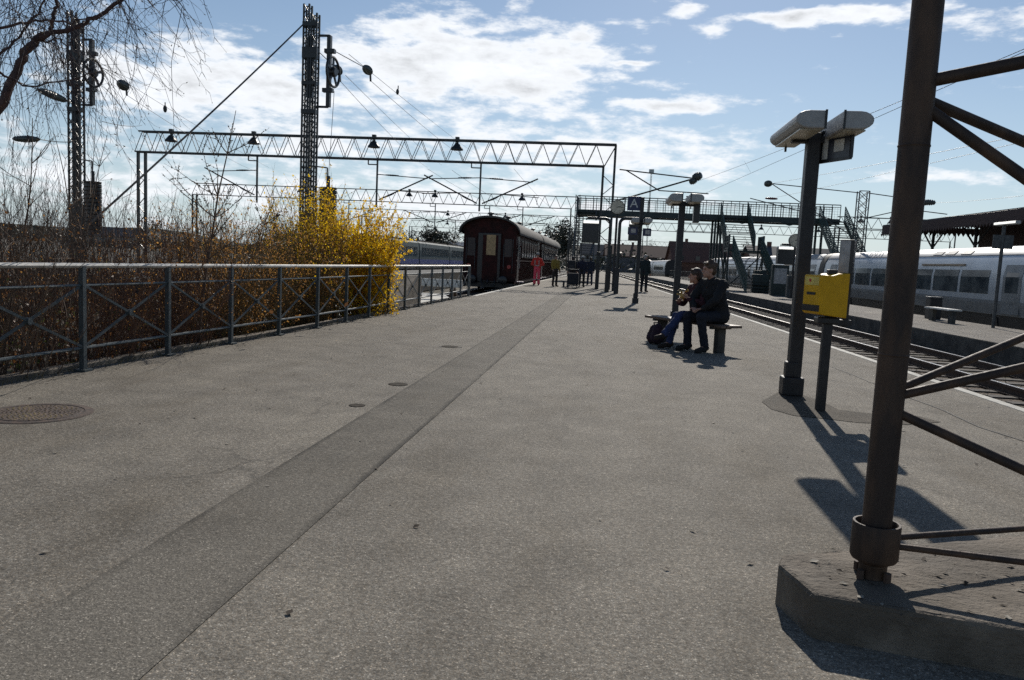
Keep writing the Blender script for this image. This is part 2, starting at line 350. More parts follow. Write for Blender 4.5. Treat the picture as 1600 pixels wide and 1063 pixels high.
# ---------------------------------------------------------------- ground materials
def asphalt(name, base, dark, grain_amt, strip=None):
    m, nt, b = newmat(name)
    vec = coord(nt)
    big = noise(nt, vec, 0.45, 5, 0.6); mid = noise(nt, vec, 2.6, 5, 0.6)
    col = mixc(nt, ramp(nt, big, [(0.35, 0.0), (0.65, 1.0)]), dark, base)
    col = mixc(nt, 0.55, col, ramp(nt, mid, [(0.3, 0.62), (0.7, 1.25)]), 'MULTIPLY')
    vo = nd(nt, 'ShaderNodeTexVoronoi'); vo.inputs['Scale'].default_value = 205; nt.links.new(vec, vo.inputs['Vector'])
    rgb = nt.nodes.new('ShaderNodeSeparateColor'); nt.links.new(vo.outputs['Color'], rgb.inputs[0])
    grain = ramp(nt, rgb.outputs[0], [(0.0, 0.35), (0.5, 0.85), (0.84, 1.2), (0.96, 1.8), (1.0, 3.2)])
    col = mixc(nt, grain_amt, col, grain, 'MULTIPLY')
    col = mixc(nt, 0.8, col, ramp(nt, noise(nt, vec, 38, 3, 0.7), [(0.32, 0.62), (0.5, 1.0), (0.68, 1.42)]), 'MULTIPLY')
    v3 = nd(nt, 'ShaderNodeTexVoronoi'); v3.inputs['Scale'].default_value = 9; nt.links.new(vec, v3.inputs['Vector'])
    col = mixc(nt, ramp(nt, v3.outputs['Distance'], [(0.035, 0.7), (0.06, 0.0)]), col, (0.30, 0.28, 0.24))
    tint = ramp(nt, rgb.outputs[1], [(0.0, (1.05, 0.97, 0.90)), (0.5, (1, 1, 1)), (1.0, (0.95, 0.99, 1.05))])
    col = mixc(nt, 0.8, col, tint, 'MULTIPLY')
    # stains and gum spots with a shape of their own
    sp = nd(nt, 'ShaderNodeTexVoronoi'); sp.inputs['Scale'].default_value = 1.7; nt.links.new(vec, sp.inputs['Vector'])
    col = mixc(nt, ramp(nt, sp.outputs['Distance'], [(0.012, 0.6), (0.032, 0.0)]), col, (0.035, 0.033, 0.03))
    # broad worn and dirty areas
    wr = noise(nt, mapping(nt, vec, (1.2, .35, 1)), 0.9, 6, 0.7)
    col = mixc(nt, 0.85, col, ramp(nt, wr, [(0.32, (0.80, 0.77, 0.72)), (0.5, (1, 1, 1)), (0.68, (1.16, 1.15, 1.12))]), 'MULTIPLY')
    # hairline cracks
    wv = nt.nodes.new('ShaderNodeVectorMath'); wv.operation = 'ADD'
    nt.links.new(vec, wv.inputs[0])
    ws = nt.nodes.new('ShaderNodeVectorMath'); ws.operation = 'SCALE'; ws.inputs['Scale'].default_value = 0.5
    nt.links.new(noise(nt, vec, 2.0, 4, 0.6, 1), ws.inputs[0]); nt.links.new(ws.outputs[0], wv.inputs[1])
    ck = nd(nt, 'ShaderNodeTexVoronoi'); ck.feature = 'DISTANCE_TO_EDGE'; ck.inputs['Scale'].default_value = 0.33
    nt.links.new(wv.outputs[0], ck.inputs['Vector'])
    gate = ramp(nt, noise(nt, vec, 0.6, 2), [(0.50, 0.0), (0.62, 0.38)])
    cr = mixc(nt, ramp(nt, ck.outputs['Distance'], [(0.0025, 1.0), (0.006, 0.0)]), (0, 0, 0), gate)
    col = mixc(nt, cr, col, (0.03, 0.029, 0.027))
    if strip:        # dark tar seams along both edges of a relaid strip
        sx = nt.nodes.new('ShaderNodeSeparateXYZ'); nt.links.new(vec, sx.inputs[0])
        mr = nt.nodes.new('ShaderNodeMath'); mr.operation = 'ADD'
        wob = nt.nodes.new('ShaderNodeMapRange'); nt.links.new(noise(nt, vec, 3.0, 3), wob.inputs[0])
        wob.inputs[3].default_value = -0.02; wob.inputs[4].default_value = 0.02
        nt.links.new(sx.outputs[0], mr.inputs[0]); nt.links.new(wob.outputs[0], mr.inputs[1])
        w = strip
        e = ramp(nt, mr.outputs[0], [(0.0, 0), (1.0, 1)])
        mr2 = nt.nodes.new('ShaderNodeMapRange'); nt.links.new(mr.outputs[0], mr2.inputs[0])
        mr2.inputs[1].default_value = -w / 2; mr2.inputs[2].default_value = w / 2
        edge = ramp(nt, mr2.outputs[0], [(0.0, 0.75), (0.045, 0.35), (0.07, 0.0), (0.93, 0.0), (0.955, 0.45), (1.0, 0.9)])
        # towards the head of the platform the strip is worn away into the old surface
        wy = nt.nodes.new('ShaderNodeMath'); wy.operation = 'ADD'; nt.links.new(sx.outputs[1], wy.inputs[0])
        wn = nt.nodes.new('ShaderNodeMapRange'); nt.links.new(noise(nt, vec, 1.1, 5, .65), wn.inputs[0]); wn.inputs[3].default_value = -3.0; wn.inputs[4].default_value = 3.0
        nt.links.new(wn.outputs[0], wy.inputs[1])
        wf = nt.nodes.new('ShaderNodeMapRange'); nt.links.new(wy.outputs[0], wf.inputs[0]); wf.inputs[1].default_value = 2.0; wf.inputs[2].default_value = 4.6; wf.inputs[3].default_value = 0.75; wf.inputs[4].default_value = 0.0
        old = mixc(nt, 1.0, (0.197, 0.179, 0.150), mixc(nt, 0.72, (1, 1, 1), grain, 'MULTIPLY'), 'MULTIPLY')
        col = mixc(nt, wf.outputs[0], col, old)
        fade = nt.nodes.new('ShaderNodeMath'); fade.operation = 'SUBTRACT'; fade.inputs[0].default_value = 1.0; nt.links.new(wf.outputs[0], fade.inputs[1])
        edge = mixc(nt, 1.0, edge, fade.outputs[0], 'MULTIPLY')
        edge = mixc(nt, 1.0, edge, ramp(nt, noise(nt, vec, 1.4, 4), [(0.36, 0.25), (0.55, 1.0)]), 'MULTIPLY')
        col = mixc(nt, edge, col, (0.024, 0.023, 0.021))
    nt.links.new(col, b.inputs['Base Color'])
    b.inputs['Roughness'].default_value = 0.8; b.inputs['Specular IOR Level'].default_value = 0.10
    h = nt.nodes.new('ShaderNodeMath'); h.operation = 'ADD'
    nt.links.new(rgb.outputs[0], h.inputs[0]); nt.links.new(noise(nt, vec, 60, 3), h.inputs[1])
    bump(nt, b, h.outputs[0], 0.7, 0.006)
    return m
M_['asphalt'] = asphalt('worn_asphalt', (0.226, 0.205, 0.171), (0.186, 0.169, 0.142), 0.64)
M_['asphalt_strip'] = asphalt('relaid_asphalt', (0.160, 0.145, 0.120), (0.136, 0.124, 0.104), 0.55, 0.575)
M_['asphalt_patch'] = asphalt('dark_asphalt_patch', (0.105, 0.090, 0.070), (0.072, 0.063, 0.051), 0.75)
M_['asphalt_far'] = asphalt('pale_gritty_paving', (0.26, 0.24, 0.21), (0.19, 0.175, 0.155), 0.6)
def ballast_mat(name, a, b_, c_):
    m, nt, b = newmat(name); vec = coord(nt)
    vo = nd(nt, 'ShaderNodeTexVoronoi'); vo.inputs['Scale'].default_value = 18; nt.links.new(vec, vo.inputs['Vector'])
    rgb = nt.nodes.new('ShaderNodeSeparateColor'); nt.links.new(vo.outputs['Color'], rgb.inputs[0])
    col = mixc(nt, rgb.outputs[0], a, b_)
    col = mixc(nt, ramp(nt, noise(nt, vec, 0.7, 6, 0.65), [(0.44, 0.0), (0.6, 1.0)]), col, c_)
    nt.links.new(col, b.inputs['Base Color']); b.inputs['Roughness'].default_value = 0.95
    bump(nt, b, vo.outputs['Distance'], 1.0, 0.05); return m
M_['ballast'] = ballast_mat('rusty_track_ballast', (0.085, 0.062, 0.046), (0.15, 0.115, 0.085), (0.075, 0.066, 0.034))
M_['gravel'] = ballast_mat('grey_yard_gravel', (0.11, 0.10, 0.085), (0.17, 0.155, 0.13), (0.085, 0.080, 0.060))

# ---------------------------------------------------------------- ground, platforms, track beds
def sheet(name, pts, mt):
    b = MB(); b.face(pts); o = b.build(name, mt); return kind(o, 'structure')
def slab(name, poly, z0, z1, mt, bevel=0):
    b = MB(); b.prism([(p[0], p[1], z0) for p in poly], (0, 0, z1 - z0)); o = b.build(name, mt, bevel=bevel); return kind(o, 'structure')
sheet('ground', [(-3500, -400, -0.66), (3500, -400, -0.66), (3500, 3500, -0.66), (-3500, 3500, -0.66)], M_['gravel'])
e0, e1 = trk(4.63, -8), trk(4.63, 170)
slab('platform', [(-5.32, -8), (-5.32, 4.5), (-5.30, 7.0), (-5.02, 12.2), (-4.86, 26.9), (-4.78, 27.0), (-4.78, 170), (e1.x, e1.y), (e0.x, e0.y)], -0.6, 0.0, M_['asphalt'])
b = MB()
pa, pb = trk(4.632, -8), trk(4.632, 170); pc, pd = trk(4.76, 170), trk(4.76, -8)
b.prism([(pa.x, pa.y, -0.55), (pb.x, pb.y, -0.55), (pc.x, pc.y, -0.55), (pd.x, pd.y, -0.55)], (0, 0, 0.558))
kind(b.build('platform_edge', M_['concrete_light'], bevel=0.008), 'structure')
b = MB()
b.prism([(-4.776, 27.0, -0.58), (-4.776, 170, -0.58), (-4.62, 170, -0.58), (-4.62, 27.0, -0.58)], (0, 0, 0.586))
kind(b.build('platform_edge', M_['concrete_light'], bevel=0.008), 'structure')
# the relaid strip along the platform (its own local frame so the seams follow its edges)
b = MB(); b.face([(-0.2875, -8, 0.004), (0.2875, -8, 0.004), (0.2875, 95, 0.004), (-0.2875, 95, 0.004)])
st = b.build('asphalt_strip', M_['asphalt_strip']); st.location = (-1.60, 0, 0); st.rotation_euler = (0, 0, math.radians(0.25)); kind(st, 'structure')
# rough patch round the lamp foot, cable trench seams
pp = [gp(1190, 628), gp(1205, 640), gp(1240, 650), gp(1290, 655), gp(1340, 661), gp(1420, 664), gp(1470, 660), gp(1430, 650), gp(1370, 648), gp(1310, 641), gp(1285, 628), gp(1255, 618), gp(1215, 614)]
b = MB(); b.face([(p.x, p.y, 0.004) for p in pp][::-1]); kind(b.build('asphalt_patch', M_['asphalt_patch']), 'structure')
b = MB()
def seam(pts, w):
    q = [gp(*p) for p in pts]
    for i in range(len(q) - 1):
        d = (q[i + 1] - q[i]).normalized(); n = V((-d.y, d.x, 0)) * w / 2
        b.face([(q[i] - n + V((0, 0, .0045))), (q[i + 1] - n + V((0, 0, .0045))), (q[i + 1] + n + V((0, 0, .0045))), (q[i] + n + V((0, 0, .0045)))])
seam([(1135, 534), (1175, 545), (1225, 551), (1222, 546), (1180, 533)], 0.012)
seam([(1300, 574), (1335, 587), (1360, 598), (1372, 601)], 0.02)
seam([(1415, 620), (1470, 640), (1530, 668), (1600, 690)], 0.02)
seam([(685, 542), (722, 543)], 0.05); seam([(610, 601), (636, 600)], 0.03)
kind(b.build('asphalt_seam', mat('tar_seam', (0.03, 0.029, 0.027), 0.8)), 'structure')
# left of the railing: dark soil for the shrubs, then a sunken paved yard and gravel
b = MB(); nx, ny = 34, 46; x0, x1, y0, y1 = -5.31, -34.0, -8.0, 17.4
vs = []
for j in range(ny + 1):
    for i in range(nx + 1):
        t = (i / nx) ** 1.7
        z = -0.10 - 0.30 * min(1, t * 6) + (random.uniform(-.05, .05) if i else 0)
        vs.append((x0 + (x1 - x0) * t, y0 + (y1 - y0) * j / ny, z))
b.add(vs, [(j * (nx + 1) + i + 1, j * (nx + 1) + i, (j + 1) * (nx + 1) + i, (j + 1) * (nx + 1) + i + 1) for j in range(ny) for i in range(nx)])
kind(b.build('soil_bank', M_['soil'], smooth=True), 'structure')
slab('kerb', [(-5.44, -8), (-5.44, 6.9), (-5.16, 12.2), (-4.98, 26.9), (-4.865, 26.9), (-5.025, 12.2), (-5.305, 6.9), (-5.33, -8)], -0.5, 0.045, M_['concrete'], 0.01)
slab('yard_paving', [(-4.99, 17.5), (-4.97, 26.0), (-7.2, 33.5), (-9.2, 33.5), (-9.2, 17.5)], -0.62, -0.30, M_['concrete_light'])
slab('loading_bank', [(-10.2, 18), (-10.2, 70), (-13.4, 70), (-13.4, 18)], -0.62, 0.35, M_['concrete_dark'], 0.02)
sheet('track_ballast', [trk(4.7, -8, -.60), trk(9.9, -8, -.60), trk(9.9, 260, -.60), trk(4.7, 260, -.60)], M_['ballast'])
q = [trk(9.8, -8), trk(13.55, -8), trk(13.55, 125), trk(9.8, 125)]
slab('island_platform', [(p.x, p.y) for p in q][::-1], -0.64, -0.104, M_['concrete_dark'])
q2 = [trk(9.8, -8), trk(13.55, -8), trk(13.55, 125), trk(9.8, 125)]
slab('island_paving', [(p.x, p.y) for p in q2][::-1], -0.100, -0.072, M_['asphalt_far'])

# ---------------------------------------------------------------- railway tracks
def track(pos, a0, a1, z, label, sleepers=True, near=None):
    """pos(lat_offset, along, z) -> world point"""
    t = thing('railway_track', pos(0, near if near is not None else a0, z - .15), label, 'track', 'railway tracks')
    for s in (-1, 1):
        r = MB(); n = 1
        for w, h, zz in ((0.14, 0.02, z - .15), (0.02, 0.11, z - .09), (0.07, 0.045, z - .0245)):
            r.bar(pos(s * .7525, a0, zz), pos(s * .7525, a1, zz), w, h)
        ro = r.build('rail', M_['rail_steel'], t)
        h = MB(); h.bar(pos(s * .7525, a0, z), pos(s * .7525, a1, z), 0.058, 0.004); h.build('rail_head', M_['rail_head'], ro)
    if sleepers:
        a = sleepers[0]; first = None
        while a < sleepers[1]:
            c = pos(0, a, z - .19)
            if first is None:
                k = MB(); k.bar(pos(-1.25, a, z - .185), pos(1.25, a, z - .185), 0.24, 0.06); first = k.build('sleeper', M_['sleeper'], t, bevel=0.01); c0 = c
            else:
                o = first.copy(); C.objects.link(o); o.parent = t; o.location = V(first.location) + (c - c0)
            a += 0.63
    return t
track(lambda l, a, z: trk(8.22 + l, a, z), -6, 240, -.42, 'rusty single track between the two platforms with shiny rails', (9.0, 70.0), near=14)
track(lambda l, a, z: V((-6.75 + l, a, z)), 30, 150, -.42, 'track in the bay under the old red wooden coach', (30.0, 46.0), near=34)
track(lambda l, a, z: trk(18.3 + l, a, z), -6, 240, -.72, 'track behind the island platform under the silver train', None, near=30)
for i, x in enumerate((-15.5, -20.0, -27.0)):
    track(lambda l, a, z, x=x: V((x + l, a, z)), 20, 260, -.48,
          ('nearest yard track beyond the loading bank left of the red coach', 'middle yard track far left beyond the yellow bushes', 'yard track carrying the blue and white train far left')[i], None, near=60)
# buffer stop at the end of the bay track
t = thing('buffer_stop', (-6.75, 29.4, -.55), 'low buffer stop with white painted end at the head of the bay track', 'buffer stop')
for s in (-1, 1):
    b = MB(); b.bar((-6.75 + s * .75, 29.3, .33), (-6.75 + s * .75, 30.6, -.5), .14, .14); b.bar((-6.75 + s * .75, 29.3, -.6), (-6.75 + s * .75, 29.3, .42), .14, .14); b.build('frame', M_['rail_steel'], t)
b = MB(); b.box((-6.75, 29.3, .32), (2.3, .16, .3)); b.build('beam', M_['white_dirty'], t, bevel=.02)
# distant hills
def ridge(name, y, xs, hs, col, th=60):
    b = MB(); n = len(xs)
    vs = []
    for x, h in zip(xs, hs): vs += [(x, y, -1), (x, y + th * .35, h), (x, y + th, -1)]
    fs = []
    for i in range(n - 1):
        a = i * 3; c_ = a + 3
        fs += [(a, c_, c_ + 1, a + 1), (a + 1, c_ + 1, c_ + 2, a + 2)]
    b.add(vs, fs); kind(b.build(name, mat(name + '_ground', col, 0.95, 0, 0.4, 0.03), smooth=True), 'structure')
xs = [-1500 + i * 60 for i in range(52)]
ridge('hills', 1500, xs, [22 + 14 * math.sin(i * .31) + 6 * math.sin(i * .83 + 1) for i in range(52)], (0.06, 0.065, 0.05), 400)
xs = [-260 + i * 14 for i in range(46)]
ridge('hillside', 330, xs, [5 + 2 * math.sin(i * .27 + 2) + 1.0 * math.sin(i * .9) for i in range(46)], (0.055, 0.052, 0.045), 120)
# ================================================================ railing along the left edge
def fence_x(y): return -5.27 + 0.40 * min(1, max(0, (y - 5) / 8.0)) if y < 13 else -4.87 + 0.05 * (y - 13) / 14
RTOP = 1.055
ry = [-2.64 + 1.383 * k for k in range(22)]
ry = [y for y in ry if y < 26.6] + [26.6]
fx = lambda y, z: V((fence_x(y), y, z))
rl = thing('railing', (fence_x(7), 7.0, 0.0), 'long blue-green steel railing with crossed bars and bright worn handrail', 'railing')
for y in ry:
    b = MB(); b.box(fx(y, RTOP / 2 - .01), (.05, .05, RTOP)); b.box(fx(y, .012), (.13, .13, .02))
    b.build('post', M_['rail_paint'], rl)
b = MB(); b.path([fx(y, RTOP) for y in ry], .026, 8); b.build('handrail', M_['rail_top'], rl, smooth=True)
b = MB(); b.path([fx(y, .86) for y in ry], .013, 6); b.build('upper_rail', M_['rail_paint'], rl)
b = MB(); b.path([fx(y, .235) for y in ry], .017, 6); b.build('lower_rail', M_['rail_paint'], rl)
for i in range(len(ry) - 1):
    a, c = ry[i], ry[i + 1]; b = MB()
    b.bar(fx(a + .03, .25), fx(c - .03, .85), .012, .026); b.bar(fx(a + .03, .85) + V((.014, 0, 0)), fx(c - .03, .25) + V((.014, 0, 0)), .012, .026)
    mx = fx((a + c) / 2, .55); b.lathe([(.034, -.02), (.034, .03)], mx, 10, (1, 0, 0))
    b.build('cross_brace', M_['rail_paint'], rl)
# stone odds and ends beside the railing
t = thing('stone_block', gp(612, 489), 'grey square concrete block at the railing foot beside the yellow bush', 'block')
o = gp(606, 489, 0); b = MB(); b.box((o.x - .55, o.y + .3, .02), (.5, .6, .8)); b.build('block', M_['concrete'], t, bevel=.03)
b = MB()
x, y = -5.7, 20.0
b.prism([(x, y, -.5), (x, y + 3.2, -.5), (x, y + 3.2, .72), (x, y + 2.6, .72), (x, y + .3, -.05)], (-.75, 0, 0))
o = b.build('concrete_ramp_wall', M_['concrete'], None, (x, y, -.5), bevel=.02)
tag(o, 'wedge of pale concrete with sloping top behind the railing', 'ramp wall')

# ================================================================ big tubular mast, cropped by the right edge
base = gp(1362, 900, .165)
MA = V((base.x, base.y, 0)); LB = MA + V((1.55, -.42, 0)); LC = MA + V((1.85, .95, 0)); LD = LB + (LC - MA)
pl = thing('mast_plinth', (MA.x + .8, MA.y + .3, 0), 'low chamfered concrete plinth under the brown tubular mast', 'plinth')
PH = .165
k1, k2, k3, k4, k5 = gp(1222, 865, PH), gp(1216, 880, PH), gp(1272, 928, PH), gp(1600, 985, PH), gp(1527, 841, PH)
b = MB()
fd = (k4 - k3).normalized(); bdv = (k5 - k1).normalized()
poly = [k2, k3, k3 + fd * 3.0, k1 + bdv * 3.2, k1]
b.prism([(p.x, p.y, -.3) for p in poly], (0, 0, PH + .3))
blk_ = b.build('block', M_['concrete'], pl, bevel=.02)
ss = blk_.modifiers.new('cut', 'SUBSURF'); ss.subdivision_type = 'SIMPLE'; ss.levels = 6; ss.render_levels = 6
for nm, sc_, st_ in (('worn', .25, .012), ('pitted', .03, .006)):
    tx = bpy.data.textures.new(nm + '_concrete', 'CLOUDS'); tx.noise_scale = sc_; tx.noise_depth = 3
    dp = blk_.modifiers.new(nm, 'DISPLACE'); dp.texture = tx; dp.strength = st_; dp.mid_level = .5; dp.texture_coords = 'LOCAL'
tm = thing('tubular_mast', (MA.x, MA.y, PH), 'tall brown steel tube mast with diagonal braces cropped by the photo edge', 'mast')
def prof_leg(P, name):
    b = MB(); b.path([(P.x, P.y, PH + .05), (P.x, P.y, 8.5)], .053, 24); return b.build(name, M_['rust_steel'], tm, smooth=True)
for P in (MA, LB, LC, LD):
    prof_leg(P, 'leg')
    b = MB(); b.lathe([(.050, 0), (.050, .05), (.058, .06), (.080, .070), (.086, .082), (.086, .205), (.084, .212), (.076, .212), (.073, .205), (.070, .15), (.0, .145)], (P.x, P.y, PH), 28)
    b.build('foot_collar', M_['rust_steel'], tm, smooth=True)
    for k in range(4):
        b = MB(); a = .6 + k * PI / 2; b.lathe([(.014, 0), (.014, .035)], (P.x + .066 * math.cos(a), P.y + .066 * math.sin(a), PH), 6); b.build('anchor_bolt', M_['rail_steel'], tm)
def brace_to(P, z0, leg, ytarget, r):
    lo, hi = -3.0, 7.0
    for _ in range(60):
        z1 = (lo + hi) / 2
        # point of the tube that crosses the picture edge ray plane
        best = None
        for k in range(1, 201):
            t = k / 200; q = P.lerp(leg, t); q = V((q.x, q.y, z0 + (z1 - z0) * t)); pr = project(q)
            if pr[0] >= 1600: best = pr[1]; break
        if best is None: best = project(V((leg.x, leg.y, z1)))[1]
        if best > ytarget: lo = z1
        else: hi = z1
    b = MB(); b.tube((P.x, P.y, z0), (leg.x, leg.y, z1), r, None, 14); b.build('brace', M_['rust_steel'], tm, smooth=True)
    return z1
def project(p):
    q = V(p) - V((0, 0, EYE)); w = q.dot(Fv); return (CX + FPX * q.dot(Rv) / w, CY - FPX * q.dot(Uv) / w)
def z_on(P, py): # height on the leg seen at row py
    lo, hi = -1, 9
    for _ in range(50):
        m = (lo + hi) / 2
        if project(V((P.x, P.y, m)))[1] > py: lo = m
        else: hi = m
    return lo
zu, zl, zb = z_on(MA, 152), z_on(MA, 622), z_on(MA, 842)
for z, leg, ty, r in ((zu + .05, LB, 97, .023), (zu, LC, 222, .020), (zu - .02, LB, 278, .021), (zl + .02, LC, 527, .015), (zl, LB, 574, .017), (zl - .04, LB, 737, .018), (zb, LC, 826, .0125), (zb - .02, LB, 879, .0125)):
    brace_to(MA, z, leg, ty, r)
for A_, B_ in ((LB, LD), (LC, LD), (LB, LC)):
    for z in (.35, .95, 1.9, 3.2, 4.6):
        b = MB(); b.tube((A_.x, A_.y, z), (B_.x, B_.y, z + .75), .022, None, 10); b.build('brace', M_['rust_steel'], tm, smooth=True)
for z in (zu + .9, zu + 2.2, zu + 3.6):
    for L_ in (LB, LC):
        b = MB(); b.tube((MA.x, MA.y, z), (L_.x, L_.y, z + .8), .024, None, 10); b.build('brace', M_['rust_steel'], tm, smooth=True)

# ================================================================ platform lamps
def lamp_post(base, label, top=2.765, sh=1.0, ln=1.25):
    t = thing('platform_lamp', base, label, 'lamp post', 'twin-headed platform lamps')
    X, Y = base.x, base.y
    b = MB(); b.box((X, Y, top / 2 + .01), (.135, .135, top)); b.build('pole', M_['pole'], t, bevel=.012)
    b = MB(); b.box((X - .015, Y - .01, .10), (.22, .20, .20)); b.box((X - .04, Y - .02, .28), (.12, .12, .17)); b.build('foot', M_['pole'], t, bevel=.015)
    b = MB(); b.bar((X - .22, Y, top - .06), (X + .28, Y, top - .06), .10, .07); b.build('cross_arm', M_['pole'], t, bevel=.008)
    for sgn in (-1, 1):
        cx = X + (-.16 if sgn < 0 else .21); zc = top + .03
        w = .125; prof = []
        for k in range(9):           # half-round section: rounded outer side, flat belly
            a = PI * k / 8 - PI / 2
            prof.append((math.cos(a) * .085 * 1.5, math.sin(a) * .085))
        pts = [(cx + sgn * (.05 + x), zc + z) for x, z in prof] + [(cx - sgn * .11, zc + .085), (cx - sgn * .11, zc - .085)]
        yc = Y - .05
        b = MB(); b.prism([(x, yc - ln / 2, z) for x, z in pts], (0, ln, 0)); h = b.build('lamp_head', M_['lamp_shell'], t, bevel=.012)
        b = MB(); b.box((cx + sgn * .02, yc, zc - .088), (.20, ln - .12, .012)); b.build('diffuser', M_['lamp_diff'], h)
        for nm_, c_, z_ in (('end_plate', (cx - sgn * .10, yc - ln / 2 - .004, zc), (.02, .012, .18)), ('clamp', (cx - sgn * .10, yc + .2, zc + .092), (.05, .08, .02)), ('hook', (cx + sgn * .02, yc + ln / 2 - .12, zc - .12), (.02, .03, .06))):
            b = MB(); b.box(c_, z_); b.build(nm_, M_['black'], h)
    return t
LA = gp(1237, 617)
la = lamp_post(LA, 'nearest twin platform lamp beside the yellow machine, with a notice frame under it')
# notice frame slung under the right head
b = MB(); pr_, pl_ = at(1330, 240, 8.15), at(1262, 262, 8.72)
dv = (pl_ - pr_); dv.z = 0; L = dv.length; dv.normalize()
z1, z0 = 2.76, 2.50; z0 = pr_.z - .0
def pt(s, z, off=0): return V((pr_.x, pr_.y, 0)) + dv * s + V((dv.y, -dv.x, 0)) * off + V((0, 0, z))
z0 -= .04; z1 = z0 + .30
for a, c, h in ((0, L, .022),):
    b.bar(pt(a, z0), pt(c, z0), .03, .03); b.bar(pt(a, z1), pt(c, z1), .03, .03); b.bar(pt(0, z0), pt(0, z1), .03, .03); b.bar(pt(L, z0), pt(L, z1), .03, .03)
fr = b.build('notice_frame', M_['black'], la)
b = MB(); b.bar(pt(.02, (z0 + z1) / 2), pt(L - .02, (z0 + z1) / 2), .012, z1 - z0 - .03); b.build('board', mat('dark_notice_board', (0.03, 0.035, 0.05), 0.3), fr)
for s0, s1, a0, a1 in ((.10, .24, .08, .20), (L - .30, L - .22, .02, .28), (L - .06, L - .015, .02, .28)):
    for sd_ in (-1, 1):
        b = MB(); b.bar(pt(s0, z0 + (a0 + a1) / 2, sd_ * .009), pt(s1, z0 + (a0 + a1) / 2, sd_ * .009), .004, a1 - a0); b.build('sheet', M_['white_dirty'], fr)
b = MB(); b.bar(pt(.30, z0 + .06, .009), pt(.40, z0 + .06, .009), .004, .06); b.build('sticker', M_['red'], fr)
LBp = gp(1053, 512)
lb = lamp_post(LBp, 'second twin platform lamp, standing right behind the bench couple', 2.76)
LCp = gp(993, 474)
lc = lamp_post(LCp, 'third twin platform lamp, with the blue letter board on its top', 2.88)
# letter board on the third lamp
X, Y = LCp.x, LCp.y
b = MB(); b.box((X + .02, Y, 3.30), (.13, .13, .9)); b.build('mast_extension', M_['pole'], lc, bevel=.01)
b = MB(); b.box((X - .27, Y, 3.52), (.46, .05, .50)); sb_ = b.build('letter_board', M_['sign_blue'], lc, bevel=.01)
text('A', .44, M_['white_dirty'], sb_, Matrix.Translation((X - .27, Y - .028, 3.51)) @ Matrix.Rotation(PI / 2, 4, 'X'))
for dx, w, dz in ((-.26, .34, 2.56), (.24, .30, 2.53)):
    b = MB(); b.box((X + dx, Y - .03, dz), (w, .05, .27)); s_ = b.build('track_sign', M_['sign_blue'], lc, bevel=.008)
    b = MB(); b.box((X + dx + .02, Y - .058, dz), (w * .5, .006, .15)); b.build('pale_field', M_['grey_panel'], s_)
# clip second lamp: a small box under the right head
b = MB(); b.box((LBp.x + .30, LBp.y - .1, 2.52), (.13, .2, .42)); b.build('junction_box', M_['black'], lb, bevel=.01)

# ================================================================ yellow ticket machine on its post
TP = gp(1281, 641)
tk = thing('ticket_validator', TP, 'yellow ticket stamping machine with grey notice box, on a thin black post', 'ticket machine')
b = MB(); b.box((TP.x, TP.y, .68), (.085, .075, 1.36)); b.build('post', M_['pole'], tk, bevel=.008)
nf = V((-.93, -.37, 0)).normalized(); nx_ = V((-nf.y, nf.x, 0))   # nx_ points right/away
c = V((TP.x, TP.y, 0)) + nf * .035
def kp(f_, s_, z): return c + nf * f_ + nx_ * s_ + V((0, 0, z))
b = MB()
zt = .905
side = [(-.14, zt), (.15, zt + .03), (.17, zt + .05), (.17, zt + .395), (.15, zt + .40), (.05, zt + .395), (-.02, zt + .415), (-.14, zt + .425)]
b.prism([kp(f_, -.13, z) for f_, z in side], nx_ * .26)
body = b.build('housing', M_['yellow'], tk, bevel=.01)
b = MB(); b.prism([kp(.171, -.13, zt + .055), kp(.171, .13, zt + .055), kp(.171, .13, zt + .115), kp(.171, -.13, zt + .115)], nf * .004); b.build('maker_plate', M_['black'], body)
b = MB(); b.lathe([(.016, 0), (.016, .006)], kp(.17, -.03, zt + .345), 12, nf); b.build('button', M_['red'], body)
b = MB(); b.prism([kp(.171, -.07, zt + .21), kp(.171, .06, zt + .21), kp(.171, .06, zt + .235), kp(.171, -.07, zt + .235)], nf * .004); b.build('ticket_slot', M_['black'], body)
b = MB(); b.prism([kp(.171, -.11, zt + .30), kp(.171, .10, zt + .30), kp(.171, .10, zt + .38), kp(.171, -.11, zt + .38)], nf * .002); b.build('instruction_label', mat('faded_label', (.72, .55, .12), .5), body)
b = MB(); b.box(kp(-.02, 0, zt - .03), (.2, .16, .06)); b.build('mount', M_['black'], tk, bevel=.01)
b = MB(); b.prism([kp(-.137, -.132, zt + .03), kp(.168, -.132, zt + .055), kp(.168, -.132, zt + .06), kp(-.137, -.132, zt + .035)], nx_ * -.0025); b.build('door_seam', M_['black'], body)
b = MB(); b.prism([kp(-.085, -.132, zt + .04), kp(-.08, -.132, zt + .04), kp(-.08, -.132, zt + .405), kp(-.085, -.132, zt + .405)], nx_ * -.002); b.build('door_seam', M_['black'], body)
b = MB(); b.lathe([(.011, 0), (.011, .004), (0, .004)], kp(-.11, -.13, zt + .22), 12, nx_ * -1); b.build('lock', M_['galv_dark'], body)
b = MB(); b.prism([kp(.02, -.132, zt + .17), kp(.11, -.132, zt + .17), kp(.11, -.132, zt + .29), kp(.02, -.132, zt + .29)], nx_ * -.0015); b.build('faded_sticker', mat('faded_sticker', (.52, .33, .03), .6, 0, .3, 40), body)
